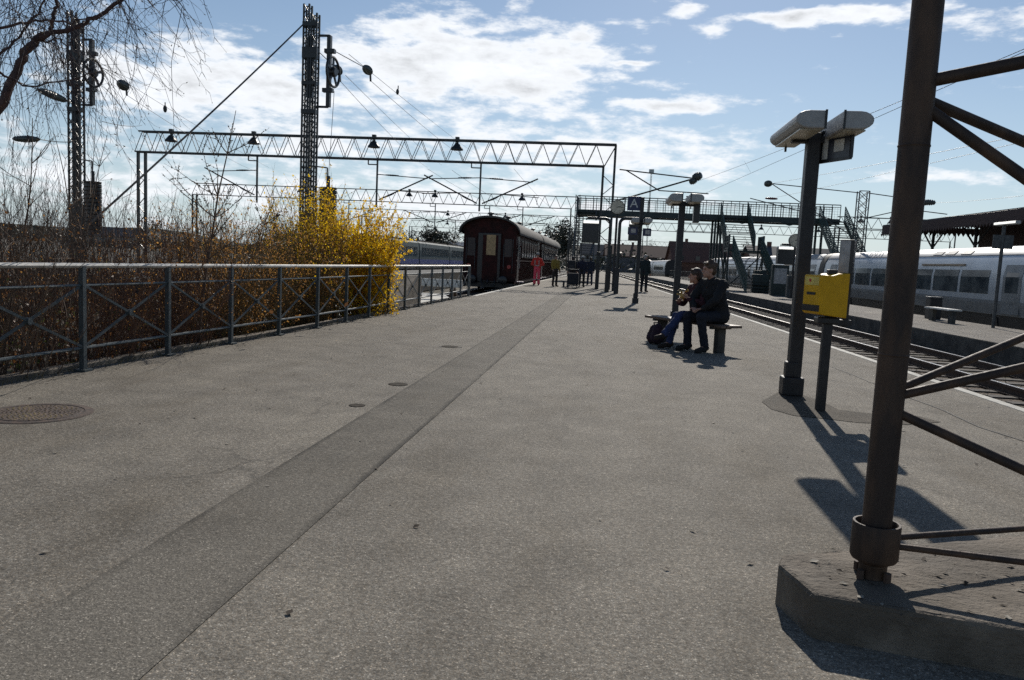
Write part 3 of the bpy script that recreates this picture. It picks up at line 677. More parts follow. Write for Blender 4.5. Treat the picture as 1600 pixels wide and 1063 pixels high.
# notice column behind it
t = tk
nc = V((TP.x + .17, TP.y + .16, 0))
b = MB(); b.box(nc + V((.02, -.02, 1.12)), (.06, .055, .62)); b.box(nc + V((-.07, -.07, .86)), (.24, .16, .05)); b.build('strut', M_['pole'], t)
R_ = Matrix.Rotation(math.radians(-28), 3, 'Z')
b = MB(); b.box(nc + V((0, 0, 1.49)), (.13, .085, .33), 0, R_); cs_ = b.build('case', M_['black'], t, bevel=.006)
b = MB(); b.box(nc + R_ @ V((-.014, -.046, 0)) + V((0, 0, 1.49)), (.095, .008, .31), 0, R_); b.build('front_panel', M_['grey_panel'], cs_)

# ================================================================ bench
BN, BF = V((1.95, 12.25, 0)), V((.85, 13.92, 0))
bd = (BF - BN).normalized(); bw = V((bd.y, -bd.x, 0))     # bw: to the right/back side
bn = thing('bench', (BN + BF) / 2, 'backless platform bench with dark slats on two pedestal legs under the couple', 'bench')
for k in range(4):
    o_ = bw * ((k - 1.5) * .108); b = MB(); b.bar(BN + o_ + V((0, 0, .435)), BF + o_ + V((0, 0, .435)), .095, .042); b.build('slat', M_['wood_dark'], bn, bevel=.006)
for s_ in (.26, 1.74):
    q = BN + bd * s_; rz = math.atan2(bd.y, bd.x)
    b = MB(); b.box(q + V((0, 0, .19)), (.10, .16, .38), rz); b.box(q + V((0, 0, .395)), (.08, .40, .035), rz); b.build('leg', M_['concrete_dark'], bn, bevel=.01)

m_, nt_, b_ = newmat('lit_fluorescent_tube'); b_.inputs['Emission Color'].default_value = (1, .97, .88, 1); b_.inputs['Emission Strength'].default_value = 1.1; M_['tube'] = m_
# ================================================================ clock and display posts in the middle distance
def clock(pos, zc, r, label, group):
    t = thing('station_clock', pos, label, 'clock', group)
    b = MB(); b.path([(pos.x, pos.y, 0), (pos.x, pos.y, zc - r)], .06, 12); b.build('pole', M_['pole'], t, smooth=True)
    c = V((pos.x, pos.y, zc)); ax = V((-pos.x * .0 - .05, -1, 0)).normalized()
    b = MB(); b.lathe([(r * .9, -.11), (r, -.08), (r, .08), (r * .9, .11)], c, 28, ax); cs = b.build('case', M_['steel_dark'], t, smooth=True)
    b = MB(); b.lathe([(r * .92, .1), (r * .92, .118)], c, 28, ax); fc = b.build('dial', mat('aged_clock_dial', (.62, .55, .42), .4), cs)
    up = V((0, 0, 1)); rt = ax.cross(up) * -1
    b = MB()
    for k in range(12):
        a = k * PI / 6; d_ = rt * math.sin(a) + up * math.cos(a); b.bar(c + ax * .121 + d_ * r * .72, c + ax * .121 + d_ * r * .86, r * .06, .004, ax)
    b.build('hour_mark', M_['black'], fc)
    for a, l, w in ((math.radians(75), .5, .07), (math.radians(95), .74, .05)):
        d_ = rt * math.sin(a) + up * math.cos(a); b = MB(); b.bar(c + ax * .126 - d_ * r * .12, c + ax * .126 + d_ * r * l, r * w, .004, ax); b.build('clock_hand', M_['black'], fc)
    return t
ck = at(958, 324, 40); clock(V((gp(957, 455).x, gp(957, 455).y, 0)), ck.z, .37, 'round beige clock on a tall dark pole left of the blue letter board', 'station clocks')
def display(base, arm_x, zc, w, h, label, fluor=True):
    t = thing('departure_display', base, label, 'display', 'hanging departure displays')
    X, Y = base.x, base.y; zt = zc + h / 2 + .16; sg = 1 if arm_x > X else -1
    pts = [(X, Y, 0), (X, Y, zt - .25)] + [(X + sg * .25 * (1 - math.cos(a)), Y, zt - .25 + .25 * math.sin(a)) for a in (.4, .8, 1.2, PI / 2)] + [(arm_x + sg * .2, Y, zt)]
    b = MB(); b.path(pts, .075, 12); b.build('pole', M_['steel_dark'], t, smooth=True)
    b = MB(); b.box((X, Y, .6), (.22, .2, 1.2)); b.build('cabinet', M_['pole'], t, bevel=.02)
    b = MB(); b.box((arm_x, Y, zc), (w, .55, h)); cs = b.build('case', M_['steel_dark'], t, bevel=.02)
    b = MB(); b.box((arm_x, Y - .285, zc - .08), (w - .06, .02, h - .24)); b.build('screen', M_['black'], cs)
    b = MB(); b.prism([(arm_x - w / 2, Y - .30, zc + h / 2 - .06), (arm_x - w / 2, Y - .16, zc + h / 2 + .05), (arm_x - w / 2, Y + .2, zc + h / 2 + .05), (arm_x - w / 2, Y + .2, zc + h / 2 + .01), (arm_x - w / 2, Y - .28, zc + h / 2 - .12)], (w, 0, 0))
    b.build('sloping_hood', M_['white'], cs)
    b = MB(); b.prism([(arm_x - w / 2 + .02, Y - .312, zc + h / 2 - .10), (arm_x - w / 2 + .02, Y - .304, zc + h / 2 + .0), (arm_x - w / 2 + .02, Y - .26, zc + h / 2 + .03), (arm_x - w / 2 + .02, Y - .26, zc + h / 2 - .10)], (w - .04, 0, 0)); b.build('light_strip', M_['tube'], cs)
    for dx in (-.3, .3):
        b = MB(); b.box((arm_x + dx * w, Y, zc + h / 2 + .1), (.05, .05, .14)); b.build('hanger', M_['steel_dark'], cs)
    return t
p1 = gp(946, 456); d1 = at(923, 363, p1.y); display(V((p1.x + .05, p1.y, 0)), d1.x, d1.z, .78, 1.05, 'wide departure display hung left of the clock on a bent pole')
p2 = gp(962, 459); d2 = at(990, 362, p2.y); display(V((p2.x, p2.y, 0)), d2.x, d2.z, .46, .85, 'narrow departure display hung right of the clock on a bent pole')
# dark equipment posts beside them
for i, (px, py, h_, lb_) in enumerate(((932, 452, 2.0, 'dark square call point post left of the wide display pole'), (951, 453, 2.4, 'slim dark post between the two display poles'))):
    q = gp(px, py); t = thing('service_post', q, lb_, 'post')
    b = MB(); b.box((q.x, q.y, h_ / 2), (.2 if i == 0 else .12, .18, h_)); b.build('column', M_['pole'], t, bevel=.02)
    b = MB(); b.box((q.x, q.y - .1, h_ - .4), (.16 if i == 0 else .1, .03, .4)); b.build('panel', M_['steel_dark'], t)
# manhole cover and small covers
mh = gp(58, 646); t = thing('manhole_cover', mh, 'round rusty cast iron manhole cover near the railing', 'manhole cover')
b = MB(); b.lathe([(.36, .0), (.36, .005), (.315, .007), (.312, .003), (.296, .003), (.293, .007), (0, .007)], mh, 48); b.lathe([(.375, .0005), (.375, .0035), (.355, .0035)], mh, 48); b.build('frame', mat('rusty_iron_frame', (.095, .062, .045), .8, .1, .5, 16, (.045, .033, .027), .5, 60), t)
b = MB()
for k in range(210):
    a = k * 2.39996; r_ = .28 * math.sqrt((k + .5) / 210); b.lathe([(.008, .006), (.006, .011)], (mh.x + r_ * math.cos(a), mh.y + r_ * math.sin(a), 0), 6)
b.build('studs', mat('worn_iron_studs', (.42, .31, .14), .55, .3, .5, 3.5, (.12, .08, .055)), t)
for i, (px, py, r_, lb_) in enumerate(((703, 542, .13, 'small dark oval drain lid beside the relaid asphalt strip'), (622, 601, .10, 'small worn drain lid left of the relaid strip'), (558, 634, .07, 'tiny round survey stud in the asphalt'))):
    q = gp(px, py); b = MB(); b.lathe([(r_, .001), (r_ * .98, .005), (0, .005)], q, 20)
    tag(b.build('drain_lid', mat('dull_iron_lid', (.085, .075, .062), .95, 0, .5, 14, spec=.05), None, q), lb_, 'drain lid')

# welds and a cable clip on the big mast, litter round its foot
b = MB()
for z in (1.02, 1.78): b.lathe([(.053, -.006), (.0555, 0), (.053, .006)], (MA.x, MA.y, z), 24, closed=False)
b.build('weld_bead', M_['rust_steel'], tm)
rl_ = random.Random(21); b = MB()
def scrap(x, y, z):
    s = rl_.uniform(.006, .022); a = rl_.uniform(0, 6.3); p = V((x, y, z + .004)); d = V((math.cos(a), math.sin(a), rl_.uniform(-.1, .3))) * s; e = V((-math.sin(a), math.cos(a), rl_.uniform(-.2, .4))) * s * rl_.uniform(.3, .8)
    b.add([p - d, p + e, p + d, p - e + V((0, 0, .004))], [(0, 1, 2, 3)], rl_.choice((0, 0, 1)))
for _ in range(70): scrap(MA.x + rl_.uniform(-.2, 1.0), MA.y + rl_.uniform(-.35, .3), PH)
for _ in range(150): scrap(rl_.uniform(-4.9, 4.2), 2.2 + abs(rl_.gauss(0, 6)), .004)
for _ in range(330):
    y = rl_.uniform(4, 26); scrap(fence_x(y) + .10 + abs(rl_.gauss(0, .12)), y, .004)
kind(b.build('leaf_litter', [mat('dry_leaf_scrap', (.05, .034, .02), .9), mat('pale_paper_scrap', (.28, .25, .20), .8)]), 'stuff')
# ================================================================ lattice tension masts behind the railing
def ladder(b, A, B, w, dirv, n, r=.02, lw=.055):
    """two legs from A to B joined by zig-zag lacing"""
    A, B, dv = V(A), V(B), V(dirv) * w / 2
    b.bar(A - dv, B - dv, lw, lw); b.bar(A + dv, B + dv, lw, lw)
    for k in range(n):
        p, q = A.lerp(B, k / n), A.lerp(B, (k + 1) / n)
        b.bar(p - dv, q + dv, r, r); b.bar(p + dv, q - dv, r, r)
def insulator(b, p, d, ln=.9, r=.11, n=8):
    d = V(d).normalized(); p = V(p); prof = [(.03, 0)]
    for k in range(n):
        z = ln * (.12 + .76 * k / (n - 1)); rr = r * (0.7 + 0.3 * math.sin(PI * (k + .5) / n)); prof += [(rr * .82, z - .03), (rr, z), (rr * .82, z + .03)]
    prof += [(.03, ln)]
    b.lathe(prof, p, 14, d)
def tension_mast(base, top, label, sx=1.0, wheel_side=1):
    X, Y = base.x, base.y
    t = thing('tension_mast', base, label, 'mast', 'lattice tension masts')
    for s in (-1, 1):
        b = MB(); x = X + s * .115
        ladder(b, (x - .04, Y - .1, -.4), (x - .03, Y - .1, top - (.25 if s > 0 else 0)), .16, (1, 0, 0), 30, .016, .048)
        ladder(b, (x - .04, Y + .1, -.4), (x - .03, Y + .1, top - (.25 if s > 0 else 0)), .16, (1, 0, 0), 30, .016, .048)
        for k in range(27):
            z = -.4 + (top + .1) * k / 27
            for xx in (-.12, .04):
                b.bar((x + xx, Y - .1, z), (x + xx, Y + .1, z + .12), .016, .016)
        b.build('lattice_leg', M_['steel_dark'], t)
    for z, h in ((top - .55, .12), (top - 1.35, .3), (top - 2.2, .10), (top - 3.0, .12), (2.4, .1)):
        b = MB(); b.box((X - .04, Y, z), (.43, .27, h)); b.build('batten_plate', M_['steel_dark'], t)
    b = MB(); b.box((X - .035, Y + .0, top - 1.75), (.17, .17, 1.7)); b.build('weight_guide', M_['steel_dark'], t)
    b = MB(); b.box((X - .04, Y, .9), (.40, .24, 2.9)); b.build('lower_cladding', M_['steel_dark'], t)
    # wheel bracket
    bx = X + .52; b = MB()
    b.bar((X + .2, Y, top - .85), (bx, Y, top - .85), .05, .06); b.bar((X + .15, Y, top - 2.85), (bx, Y, top - 2.85), .05, .06)
    b.box((bx, Y, top - 1.85), (.11, .14, 2.0)); b.box((bx + .02, Y, top - 1.28), (.30, .16, .11)); b.box((bx - .02, Y, top - 2.38), (.30, .16, .11))
    b.build('wheel_bracket', M_['steel_dark'], t)
    wc = V((bx + .22, Y - .25, top - 1.92)); ax = V((.995, -.09, 0)).normalized()
    b = MB()
    ring = [(wc + (V((-ax.y, ax.x, 0)) * math.cos(a) + V((0, 0, 1)) * math.sin(a)) * .41) for a in [2 * PI * k / 28 for k in range(29)]]
    b.path(ring, .038, 6, False)
    for k in range(5):
        a = 2 * PI * k / 5 + .3; d = V((-ax.y, ax.x, 0)) * math.cos(a) + V((0, 0, 1)) * math.sin(a); b.bar(wc + d * .1, wc + d * .39, .08, .035, ax)
    b.lathe([(.12, -.09), (.14, -.05), (.14, .05), (.12, .09)], wc, 14, ax); b.bar(wc, (bx, Y, wc.z), .08, .08)
    w_ = b.build('tension_wheel', M_['steel_dark'], t)
    # counterweight on its guide rod and cable
    cw = V((bx + .06, Y - .12, 0)); b = MB(); b.bar((cw.x, cw.y, .3), (cw.x, cw.y, top - 4.6), .035, .035); b.bar((cw.x, cw.y, top - 4.6), (X, Y - .1, top - 4.55), .035, .035)
    b.build('guide_rod', M_['steel_dark'], t)
    b = MB(); cwx = V((cw.x + .06, cw.y - .05, 1.55)); b.lathe([(.25, 0)] + sum([[(.25, .12 * k + .02), (.25, .12 * k + .10), (.235, .12 * k + .11)] for k in range(13)], []) + [(.25, 1.62), (.05, 1.64), (.05, 1.95)], cwx, 22)
    b.build('counterweight', M_['black'], t, smooth=False)
    b = MB(); b.tube((cwx.x, cwx.y, 3.5), (cwx.x + .05, Y, top - 2.4), .008, None, 5); b.build('weight_cable', M_['wire'], t)
    return t, wc
m1 = at(480, 330, 22.0); T1 = at(490, 8, 22.0).z
mast1, wc1 = tension_mast(V((at(480, 345, 22).x + .05, 22.0, -.4)), T1, 'tall lattice tension mast with wheel, rising behind the yellow bush')
m2x = at(122, 300, 23.0).x
T2 = at(122, 18, 23.0).z
mast2, wc2 = tension_mast(V((m2x, 23.0, -.4)), T2, 'lattice tension mast at far left behind the hanging birch twigs')
def wire(p, q, sag=.3, r=.008, label=None, group='overhead wires', n=14, name='overhead_wire'):
    p, q = V(p), V(q); pts = []
    for k in range(n + 1):
        t = k / n; x = p.lerp(q, t); x.z -= sag * 4 * t * (1 - t); pts.append(x)
    b = MB(); b.path(pts, r, 5, False)
    o = b.build(name, M_['wire'], None, p); tag(o, label, 'wire', group); return o
# guys
wire(at(476, 36, 22.0), (at(476, 36, 22).x - .4, 10.0, -.4), .1, .022, 'thick guy cable slanting down left from the wheel mast', None, name='guy_cable')
# insulators and wires from the two masts
def run(p0, pi, p1, label_i, label_w, r_ins=.14, ln=.8):
    d = (V(p1) - V(p0)).normalized()
    wire(p0, pi, 0.0, .012, label_w + ' from the mast to its insulator')
    b = MB(); insulator(b, pi, d, ln, r_ins); o = b.build('insulator', M_['insul'], None, pi, smooth=True); tag(o, label_i, 'insulator', 'ribbed insulators')
    e = V(pi) + d * ln
    b = MB(); b.bar(e, e + V((0.02, 0, -.28)), .05, .05); h = b.build('clevis', M_['steel_dark'], o)
    wire(e + V((.02, 0, -.26)), p1, .25, .009, label_w + ' beyond its insulator')
P80 = lambda px, py: at(px, py, 79.0)
run(at(519, 78, 22.1), at(570, 106, 23.5), P80(745, 258), 'ribbed insulator right of the wheel, the higher one', 'upper wire')
run(at(500, 83, 22.1), at(524, 106, 22.8), P80(668, 262), 'ribbed insulator just below the tension wheel', 'lower wire')
wire(at(545, 85, 22.2), P80(742, 240), .1, .008, 'thin catenary wire running off the top of the tension wheel')
wire(at(540, 118, 23.0), P80(690, 258), .15, .008, 'thin wire passing behind the two insulators of the wheel mast')
q = at(622, 142, 28.0); b = MB(); b.bar(q, q + V((0, 0, .18)), .03, .03); b.ball(q - V((.02, 0, .04)), (.06, .06, .11), 8, 6)
tag(b.build('wire_clamp', M_['steel_dark'], None, q), 'small clamp hanging on the wire right of the tension wheel', 'clamp')
run(at(150, 100, 23.1), at(187, 130, 24.6), P80(400, 268), 'ribbed insulator right of the far left mast', 'left upper wire', .17, .9)
q = at(258, 168, 30.0); b = MB(); b.bar(q, q + V((0, 0, .2)), .03, .03); b.ball(q - V((.0, 0, .06)), (.08, .08, .15), 8, 6)
tag(b.build('wire_clamp', M_['steel_dark'], None, q), 'small clamp hanging on the wire left of the long gantry', 'clamp')
wire(at(157, 104, 23.1), P80(420, 262), .1, .008, 'thin wire running from the far left mast to the gantry')
wire(at(160, 190, 23.0), at(222, 196, 44.0), .1, .012, 'short wire from the far left mast to the gantry top corner')
q0, q1 = at(60, 140, 21.0), at(104, 158, 22.8)
b = MB(); insulator(b, q0, q1 - q0, (q1 - q0).length, .12, 10); tag(b.build('insulator', M_['insul'], None, q0, smooth=True), 'ribbed insulator left of the far left mast, tilted', 'insulator', 'ribbed insulators')
wire(at(0, 115, 19.0), q0, .02, .014, 'wire entering the picture at left to the tilted insulator')
wire(q1, at(112, 160, 23.0), .0, .014, 'short link from the tilted insulator to the far left mast')
q0, q1 = at(20, 217, 21.0), at(62, 218, 21.0)
b = MB(); insulator(b, q0, q1 - q0, (q1 - q0).length, .105, 9); tag(b.build('insulator', M_['insul'], None, q0, smooth=True), 'level insulator at the far left edge above the bushes', 'insulator', 'ribbed insulators')
wire(q1, at(112, 222, 23.0), .03, .012, 'level wire from the edge insulator to the far left mast')

# ================================================================ portal gantries over the tracks
def gantry(x0, x1, Y, ztop, dep, label, lamps=(), drops=(), legs=(True, True), zleg=(-.5, 0.0), detail=2, tilt=0.0, pitch=1.25):
    t = thing('gantry', (x0, Y, -.4), label, 'gantry', 'catenary gantries over the tracks')
    n = max(4, int((x1 - x0) / pitch / 1.0)); z1 = ztop; z0 = ztop - dep; b = MB(); planes = (-.22, .22) if detail > 1 else (0,)
    for dy in planes:
        b.bar((x0 + .25, Y + dy, z1), (x1 + .62, Y + dy, z1), .075, .085); b.bar((x0, Y + dy, z0), (x1, Y + dy, z0), .075, .085)
    b.build('chord', M_['steel_dark'], t)
    b = MB(); w = .030 if detail > 1 else .045
    for dy in planes:
        st = (x1 - x0) / n
        for k in range(n):
            xa = x0 + st * k; b.bar((xa, Y + dy, z0), (xa + st / 2, Y + dy, z1), w, w); b.bar((xa + st / 2, Y + dy, z1), (xa + st, Y + dy, z0), w, w)
        b.bar((x1, Y + dy, z0), (x1 + .62, Y + dy, z1), w, w)
    if detail > 1:
        for k in range(n // 2 + 1):
            xa = x0 + (x1 - x0) * 2 * k / n; b.bar((xa, Y - .22, z0), (xa, Y + .22, z0), .03, .03)
    b.build('web_bars', M_['steel_dark'], t)
    for side, on in zip((0, 1), legs):
        if not on: continue
        b = MB(); zg = zleg[side]
        if side == 0: xa, xb = x0 + .08, x0 + .55
        else: xa, xb = x1 - .04, x1 + .58
        for xx, zz in ((xa, z0), (xb, z1 if side else z0)):
            b.bar((xx, Y, zg), (xx, Y, zz), .13, .16)
        k = 0; z = zg + .8
        while z + 1.1 < z0:
            b.bar((xa, Y, z), (xb, Y, z + .55), .04, .04); b.bar((xb, Y, z + .55), (xa, Y, z + 1.1), .04, .04); z += 1.1
        b.build('leg', M_['steel_dark'], t)
    for x in lamps:
        b = MB(); b.box((x, Y, z1 - .12), (.12, .12, .22)); b.lathe([(.12, .0), (.34, -.28), (.36, -.36), (.30, -.37), (0, -.30)][::-1], (x, Y - .05, z1 - .18), 14); b.box((x, Y - .02, z1 + .12), (.22, .2, .14))
        b.build('yard_lamp', M_['steel_dark'], t)
    return t
def cantilever(parent, x, Y, zt, zb, arms, sc=1.0):
    """drop tube with hinged bracket arms; arms: (dx_end, z_stay, z_end)"""
    b = MB(); b.bar((x, Y, zt), (x, Y, zb), .09, .09); b.bar((x - .55, Y, zt - .25), (x, Y, zt - .25), .06, .06); b.bar((x - .55, Y, zt - .25), (x - .55, Y, zt + .05), .06, .06)
    d = b.build('drop_post', M_['steel_dark'], parent)
    for sg in arms:
        b = MB(); z0, z1 = zt - .80, zb + .45
        e = V((x + sg * 3.0, Y, z0 - .15)); b.tube((x, Y, z0), e, .025, None, 6)
        b.tube((x + sg * .15, Y, z1), e + V((sg * .3, 0, .2)), .04, None, 6)
        m = V((x + sg * .15, Y, z1)).lerp(e, .42); b.tube(m, (x + sg * 3.4, Y, m.z - .1), .022, None, 6); b.tube((x + sg * 3.3, Y, m.z - .1), (x + sg * 3.3, Y, m.z - .5), .015, None, 5)
        insulator(b, (x + sg * .5, Y, z0 - .02), (sg, 0, -.03), .8, .055, 7); insulator(b, V((x + sg * .15, Y, z1)).lerp(e, .12), e - V((x, Y, z1)), .6, .06, 6)
        b.build('bracket_arm', M_['steel_dark'], d)
GY = 44.0
gx = lambda px, py, Y=GY: at(px, py, Y).x
zt = at(968, 227, GY).z
g1 = gantry(gx(214, 225), gx(944, 260), GY, zt, 1.2, 'nearest long catenary gantry spanning from the bare trees to the display poles',
            [gx(268, 197), gx(397, 203), gx(585, 211), gx(715, 217)], pitch=1.0)
for px, arms in ((402, (-1,)), (590, (1,)), (752, (-1, 1))):
    cantilever(g1, gx(px, 250), GY, zt - 1.25, zt - 3.95, arms)
# bracket arm out over the right-hand track
b = MB(); a0 = at(968, 265, GY); e = at(1085, 279, GY); k0 = at(975, 305, GY)
b.tube(a0, e, .035, None, 6); b.tube(at(985, 308, GY), e, .045, None, 6); b.tube(at(978, 266, GY), at(1030, 298, GY), .035, None, 6); b.tube(at(1030, 298, GY), at(1107, 303, GY), .03, None, 6)
b.tube(at(968, 312, GY), at(990, 307, GY), .04, None, 6)
br = b.build('track_bracket', M_['steel_dark'], g1)
b = MB(); insulator(b, at(1083, 279, GY), (.6, -.5, .25), .55, .24, 5); insulator(b, at(1078, 285, GY), (.7, -.5, .3), .4, .2, 4); b.build('insulator', M_['insul'], br)
GY2 = 79.0; zt2 = at(898, 308, GY2).z
g2 = gantry(at(300, 280, GY2).x, at(893, 326, GY2).x, GY2, zt2, 1.2, 'second catenary gantry, seen over the yellow bush and ending at the stair tower',
            [at(x, 300, GY2).x for x in (470, 640, 680, 816)], detail=1, pitch=1.1)
for px, arms in ((545, (1,)), (680, (-1, 1)), (765, (1,)), (817, (1,))):
    cantilever(g2, at(px, 330, GY2).x, GY2, zt2 - 1.25, zt2 - 3.6, arms)
for Y, xa, xb, lab in ((112.0, 560, 905, 'third catenary gantry, seen just above the red coach roof'), (142.0, 640, 890, 'fourth catenary gantry, the lowest line above the red coach'), (205.0, 640, 1130, 'farthest catenary gantry, faint beyond the footbridge')):
    g = gantry(at(xa, 330, Y).x, at(xb, 340, Y).x, Y, zt2, 1.2, lab, [at(x, 330, Y).x for x in (700, 790)], detail=1)
    for px in (712, 735, 817):
        if px < xb: cantilever(g, at(px, 340, Y).x, Y, zt2 - 1.25, zt2 - 3.6, (1,))
gR = gantry(trk(14, 116).x, trk(52, 116).x, 116.0, zt2, 1.2, 'distant catenary gantry behind the right half of the footbridge', [trk(l, 116).x for l in (20, 26, 34)], detail=1)
Y3 = 88.0
z3 = at(1400, 342, Y3).z
gantry(at(1305, 340, Y3).x, at(1560, 352, Y3).x, Y3, z3, 1.2, 'catenary gantry behind the lattice mast at right', [at(x, 345, Y3).x for x in (1345, 1392)], detail=1)
gantry(at(1000, 350, 118).x, at(1128, 358, 118).x, 118.0, at(1070, 350, 118).z, 1.2, 'catenary gantry seen under the footbridge above the brown roofed house', [], detail=1)

# lattice mast with two brackets, right
MY = 53.0; mx = at(1342, 380, MY).x; t = thing('lattice_mast', (mx, MY, -.5), 'slender pale lattice mast with bracket arms to both sides, right of the footbridge', 'mast')
zt_ = at(1343, 299, MY).z
b = MB(); 
for dy in (-.25, .25): ladder(b, (mx, MY + dy, -.5), (mx, MY + dy, zt_), .62, (1, 0, 0), 13, .03, .06)
b.bar((mx - .31, MY - .25, zt_), (mx + .31, MY - .25, zt_), .05, .05); b.build('lattice', M_['galv_dark'], t)
b = MB(); l0 = at(1205, 287, MY); l1 = at(1462, 317, MY)
b.tube((mx - .3, MY, zt_ - .1), l0, .03, None, 6); b.tube((mx - .3, MY, zt_ - 3.0), l0, .03, None, 6); b.tube((mx - .3, MY, zt_ - 2.2), at(1172, 310, MY), .03, None, 6)
b.build('bracket_arm', M_['galv_dark'], t)
b = MB(); b.tube((mx + .3, MY, zt_ - .1), l1, .03, None, 6); b.tube((mx + .3, MY, zt_ - 1.7), l1, .03, None, 6); b.tube((mx + .3, MY, zt_ - 1.7), at(1400, 342, MY), .03, None, 6); b.tube(at(1440, 330, MY), at(1480, 335, MY), .03, None, 6)
b.build('bracket_arm', M_['galv_dark'], t)
b = MB(); insulator(b, l0, (-.7, -.4, -.1), .5, .22, 5); b.build('insulator', M_['insul'], t)
b = MB(); insulator(b, l1, (-.8, -.1, .0), .9, .2, 6); b.build('insulator', M_['insul'], t)
b = MB(); insulator(b, at(1215, 311, MY), (-1, 0, .02), .8, .09, 6); b.build('insulator', mat('red_brown_insulator', (.12, .03, .025), .3), t)
# wires of the right-hand tracks
eR = at(1088, 284, GY)
nearR = at(1600, 68, 15); d = (nearR - eR)
wire(eR, eR + d * 1.28, .15, .007, 'upper of the two wires climbing from the bracket to the right edge')
eR2 = at(1100, 303, GY); nearR2 = at(1600, 80, 15); wire(eR2, eR2 + (nearR2 - eR2) * 1.28, .02, .007, 'lower of the two wires climbing from the bracket to the right edge')
for k in (.35, .62, .86):
    p = eR.lerp(nearR, k); q = eR2.lerp(nearR2, k)
    tag((lambda b: (b.tube(p, q, .004, None, 4), b.build('dropper', M_['wire'], None, p))[1])(MB()), 'thin dropper tying the two right-hand wires together, %s' % {.35: 'the farthest, beside the letter board', .62: 'the middle one, left of the near lamp', .86: 'the nearest, right of the near lamp'}[k], 'wire', 'droppers')
for p0, py, r_, lab in ((l0, 206, .008, 'upper of the two faint wires passing behind the big mast'), (l0 + V((.3, 0, -.9)), 216, .007, 'lower of the two faint wires passing behind the big mast')):
    n_ = at(1600, py, 22); wire(p0, p0 + (n_ - p0) * 1.5, .1, r_, lab)
for p0, py, lab in ((l1, 303, 'faint wire from the right bracket to the station roof side'), (l1 + V((.4, 0, -.9)), 322, 'lower faint wire over the station roof')):
    n_ = at(1600, py, 36); wire(p0, p0 + (n_ - p0) * 1.4, .1, .008, lab)
# wires beyond the first gantry
for px, py, lab in ((668, 264, 'contact wire between gantries over the bay track'), (803, 264, 'contact wire between gantries right of the bay track'), (706, 266, 'contact wire between gantries left of the bay track')):
    p = at(px, py, GY); wire(p, (p.x, GY2, p.z), .2, .009, lab); 
